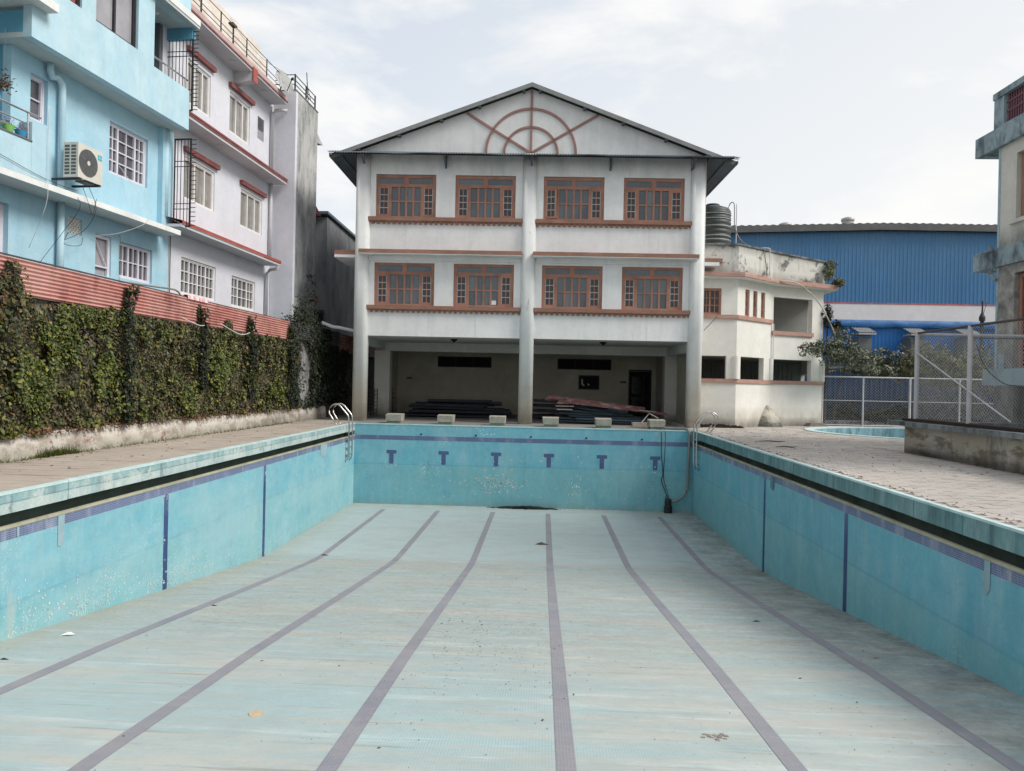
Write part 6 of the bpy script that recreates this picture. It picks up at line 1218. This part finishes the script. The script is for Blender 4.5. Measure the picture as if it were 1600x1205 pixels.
for u, r_ in ((0.0, .055), (2.35, .05), (4.8, .05), (7.2, .05), (9.6, .05), (12.0, .05)): q = MB(FT); q.tube([(u, 0, .79), (u, 0, 3.0)], r_, 10); q.build('post', 'fpost', tf)
for z, m_, r_ in ((2.99, 'rust', .028),): q = MB(FT); q.tube([(0, 0, z), (12, 0, z)], r_, 8); q.build('rail', m_, tf)
q = MB(FT); q.tube([(0, .03, 2.52), (3.9, .03, .95)], .018, 8); q.build('brace', 'fpost', tf)
q = MB(FT); q.tube([(0, 0, .84), (12, 0, .84)], .022, 8); q.build('rail', 'rust', tf)
chain(FT, 0, 12, .85, 2.97, 0, .09, .003, tf)
FP_ = Fr(9.4, 19.42, 1, 0, 0, -1)
q = MB(FP_); q.tube([(0, 0, 2.97), (3.2, 0, 2.97)], .035, 8); q.build('rail', 'fpost', tf)
chain(FP_, 0, 3.2, .85, 2.95, 0, .09, .003, tf)
wire('fence_cable', 'dark drooping cable along the inside of the tall wire fence', 'cable', [(9.6, 17.3, 2.75), (10.6, 17.2, 2.75), (11.3, 17.1, 2.85), (12.0, 16.9, 3.0)], .015, 'rust')
wire('fence_cable', 'short dark cable sagging behind the second tall fence post', 'cable', [(9.6, 17.2, 2.6), (9.8, 17.2, 2.1), (10.2, 17.2, 1.75), (10.6, 17.2, 1.7)], .012, 'rust')
# planter
pl = thing('planter', 'low stained cream planter wall with a dark overhanging slab under the tall fence', 'planter', (9.06, 16, 0))
q = MB(); q.box(9.06, 9.26, 2, 19.3, 0, .68); q.box(9.26, 16, 19.1, 19.3, 0, .68); q.build('wall', 'planter', pl)
q = MB(); q.box(8.78, 9.75, 2, 19.62, .682, .79); q.box(9.75, 16, 19.0, 19.6, .682, .79); q.build('slab', 'planter_top', pl)
q = MB(); q.box(9.26, 19, 2, 19.09, 0, .66); q.build('soil', 'soil', pl)
q = MB(); q.box(9.0, 9.08, 2, 19.3, .792, .86); q.build('slab_kerb', 'soil', pl)
# bushes
def bush(name, label, cat, blobs, n_, size, seed, mat='bushleaf', stems=(), group=None, sprays=0):
    r = random.Random(seed); t = thing(name, label, cat, (blobs[0][0], blobs[0][1], 0), group); pts = []
    tot = sum(b[3] * b[4] * b[5] for b in blobs)
    for b in blobs:
        for _ in range(int(n_ * b[3] * b[4] * b[5] / tot)):
            for _t in range(8):
                v = Vector((r.gauss(0, 1), r.gauss(0, 1), r.gauss(0, 1))).normalized() * (r.random() ** .45)
                P = Vector((b[0] + v.x * b[3], b[1] + v.y * b[4], b[2] + v.z * b[5]))
                if noise.noise(P * 2.6 + Vector((seed, 0, 0))) > -.12: break
            pts.append((P, v + Vector((0, 0, .3))))
    for s_ in range(sprays):
        b = r.choice(blobs); a = r.uniform(0, 6.28); el = r.uniform(.1, 1.2); d_ = Vector((math.cos(a) * math.cos(el), math.sin(a) * math.cos(el), math.sin(el))); c = Vector((b[0], b[1], b[2])); L_ = max(b[3], b[5]) * r.uniform(1.1, 1.6)
        for k in range(26):
            f_ = .6 + .4 * k / 25; P = c + Vector((d_.x * b[3], d_.y * b[4], d_.z * b[5])) * (L_ / max(b[3], b[5])) * f_ + Vector((0, 0, -.15 * f_ * f_)); pts.append((P + Vector((r.gauss(0, .02), r.gauss(0, .02), r.gauss(0, .02))), d_))
    leaves(pts, size, seed, spread=1.0).build('foliage', mat, t, kind='stuff')
    q = MB()
    for st in stems: q.tube(curve_pts(st, 4), [.05 * (1 - .7 * i / (len(st) * 4)) for i in range((len(st) - 1) * 4 + 1)], 6)
    for s_ in range(18):
        b = r.choice(blobs); q.tube([(b[0] + r.gauss(0, .1), b[1], b[2] - b[5] * .4), (b[0] + r.uniform(-1, 1) * b[3], b[1] + r.uniform(-1, 1) * b[4], b[2] + r.uniform(-.3, 1) * b[5])], [.016, .005], 5)
    q.build('stem', 'stem', t)
bush('bougainvillea_bush', 'sprawling bougainvillea bush in front of the wing corner above the low fence', 'bush', [(11.6, 31.3, 3.25, .75, .5, .45), (12.3, 31.6, 3.05, .8, .6, .55), (12.9, 32.2, 2.95, .8, .6, .45), (10.8, 31.0, 3.15, .55, .4, .38), (12.3, 31.9, 3.7, .45, .4, .5), (12.0, 31.5, 2.75, .8, .5, .35), (13.3, 32.3, 2.75, .6, .5, .35)], 6800, .085, 3,
     stems=([(12.3, 33.5, 0), (12.25, 33.4, 1.5), (12.2, 33, 2.5), (12.0, 31.9, 3.4)], [(12.6, 33.5, 0), (12.8, 33.3, 1.6), (12.9, 32.6, 2.9)]), sprays=30)
bush('corner_creeper', 'dark creeper hanging down the far corner of the cream wing', 'creeper', [(12.05, 32.7, 4.7, .22, .25, .55), (12.3, 32.6, 4.2, .3, .25, .35)], 1100, .08, 4, 'leaf_d', stems=([(12.1, 33, 0), (12.1, 32.9, 3), (12.05, 32.8, 5.2)],), sprays=6)
bush('roof_weeds', 'dry yellowish weeds growing on the roof end of the cream wing', 'weeds', [(12.0, 32.5, 6.5, .22, .3, .5), (12.35, 32.5, 6.1, .35, .3, .2), (12.1, 32.6, 6.9, .25, .25, .2)], 1500, .07, 5, 'drygreen', sprays=14)
bush('back_bush', 'dark bush with pink blossoms behind the tall fence end post', 'bush', [(15.6, 36, 2.9, .8, .6, .7), (16.6, 36, 2.7, .8, .6, .8)], 3200, .10, 6, sprays=16, group='bushes behind the low fence')
bush('back_bush', 'tangled olive bush seen through the tall wire fence', 'bush', [(17.6, 35.4, 2.8, 1.2, .7, 1.1), (18.6, 35.6, 2.5, 1.0, .7, 1.0)], 6500, .10, 7, 'drygreen', sprays=24, group='bushes behind the low fence')
bush('back_bush', 'pale olive bush further right behind the tall wire fence near the aged house', 'bush', [(20.2, 36, 2.6, 1.3, .7, 1.2), (22.3, 37, 2.6, 1.3, .7, 1.1)], 5000, .10, 8, 'drygreen', sprays=18, group='bushes behind the low fence')
bush('fence_undergrowth', 'dark undergrowth along the foot of the low wire fence', 'bush', [(14.2, 34.5, .5, 2.2, .5, .6), (18, 34.6, .7, 3.0, .5, .9)], 6000, .10, 9, 'leaf_d')
bush('arching_bush', 'dark arching branches over the low fence between the two bushes', 'bush', [(13.9, 33.6, 2.45, 1.0, .5, .28), (14.9, 34, 2.35, .7, .5, .35)], 3000, .09, 10, 'bushleaf', sprays=12)
wire('wall_twig', 'small dry twig with leaves sticking out between the right column and the wing', 'twig', [(6.12, 29.3, 3.72), (6.35, 29.25, 3.98), (6.5, 29.25, 4.15), (6.62, 29.25, 4.32)], .012, 'stem', 5)

# ================================================================== AGED HOUSE AT THE RIGHT EDGE
FR_ = Fr(12.3, 21.15, 0, -1, -1, 0)      # u runs towards the camera, n towards the pool
rt = thing('aged_house', 'weathered cream house with stained blue grey slabs at the right edge', 'building', (14, 18, 0))
q = MB(FR_); q.wall(0, 7, 0, 8.2, -.3, 0, [(.78, 1.9, 2.2, 4.70), (.78, 1.9, 6.10, 7.85), (3.2, 5.0, 2.6, 4.7), (3.2, 5.0, 6.1, 7.85)]); q.build('pool_side_wall', 'agehouse', rt)
q = MB(FR_); q.box(0, .2, -7, -.301, 0, 8.2); q.box(6.8, 7, -7, -.301, 0, 8.2); q.box(0, 7, -7.2, -7, 0, 8.2); q.build('other_walls', 'agehouse', rt)
q = MB(FR_); q.box(-.003, .09, -.05, .012, 1.7, 8.2); q.build('corner_strip', 'agestrip', rt)
for z0 in (2.2, 6.12):
    q = MB(FR_); h = 4.68 if z0 < 3 else 7.85; q.box(.80, .92, -.2, -.12, z0, h); q.box(.92, 1.9, -.2, -.12, h - .1, h); w_ = q.build('window', 'wood', rt); q = MB(FR_); q.box(.92, 1.9, -.18, -.17, z0, h - .1); q.build('pane', 'glass_d', w_)
    q = MB(FR_); q.box(3.2, 5.0, -.2, -.12, max(z0, 2.6), h); q.build('window', 'wood', rt)
q = MB(FR_); q.box(.6, 7.2, -.05, .08, 6.0, 6.10); q.build('window_ledge', 'agehouse', rt)
for z0, z1 in ((4.96, 5.48), (8.2, 8.74)):
    q = MB(FR_); q.box(-.95, 7.5, -7.4, .12 if z0 > 6 else .06, z0, z1); q.build('slab', 'ageslab', rt)
    if z0 < 6: q = MB(FR_); q.box(-.62, -.0, .061, .30, z0 - .05, z1 - .1); q.build('slab_bracket', 'ageslab', rt)
q = MB(FR_); q.tube([(-.05, .14, 4.7), (-.05, .14, 5.55)], .06, 8); q.tube([(-.05, .14, 4.75), (.15, .1, 4.6)], .05, 8); q.build('rain_spout', 'ageslab', rt)
q = MB(FR_); q.box(-.2, 7.4, -.2, .05, 8.741, 8.80); q.box(-.2, .25, -.2, .05, 8.80, 9.72); q.box(-.22, 7.4, -.22, .08, 9.58, 9.75); q.box(4.0, 4.3, -.2, .05, 8.8, 9.58); q.box(-.2, -.0, -7, -.21, 8.741, 9.7); q.build('parapet_frame', 'ageslab', rt)
for i in range(34):
    u = .30 + i * .105; q = MB(FR_); q.box(u, u + .05, -.1, -.03, 8.80, 9.58); q.build('baluster', 'baluster', rt)
q = MB(FR_); q.box(.25, 4.0, -.14, -.12, 8.8, 9.58); q.box(.25, 4.0, -.1, -.02, 9.1, 9.15); q.box(.25, 4, -.1, -.02, 9.35, 9.4); q.build('baluster_backing', 'baluster', rt)
q = MB(FR_); q.box(-.0, 7, -.3, -.1, 5.5, 5.9); 
q = MB(); q.box(11.1, 12.29, 15.5, 19.6, 1.72, 2.12); q.build('landing', 'agestrip', rt)
q = MB(); q.box(12.1, 12.29, 18.0, 19.4, .66, 1.71); q.box(11.75, 11.95, 19.2, 19.4, .66, 1.71); q.build('landing_support', 'agehouse', rt)
q = MB(); q.box(11.42, 11.5, 19.4, 19.5, 2.12, 2.5); q.build('landing_post', 'agestrip', rt)
t = thing('ball_lamp', 'round orange lamp globe at the top right edge above the aged house roof', 'lamp', (12.2, 19, 9.8))
q = MB(); q.lathe(12.42, 19.1, [(0, 10.78), (.10, 10.81), (.17, 10.9), (.19, 11.0), (.17, 11.1), (.10, 11.19), (0, 11.22)], 16); q.build('globe', 'orange', t, True); q = MB(); q.tube([(12.42, 19.1, 9.7), (12.42, 19.1, 10.8)], .025, 8); q.build('pole', 'pier', t)
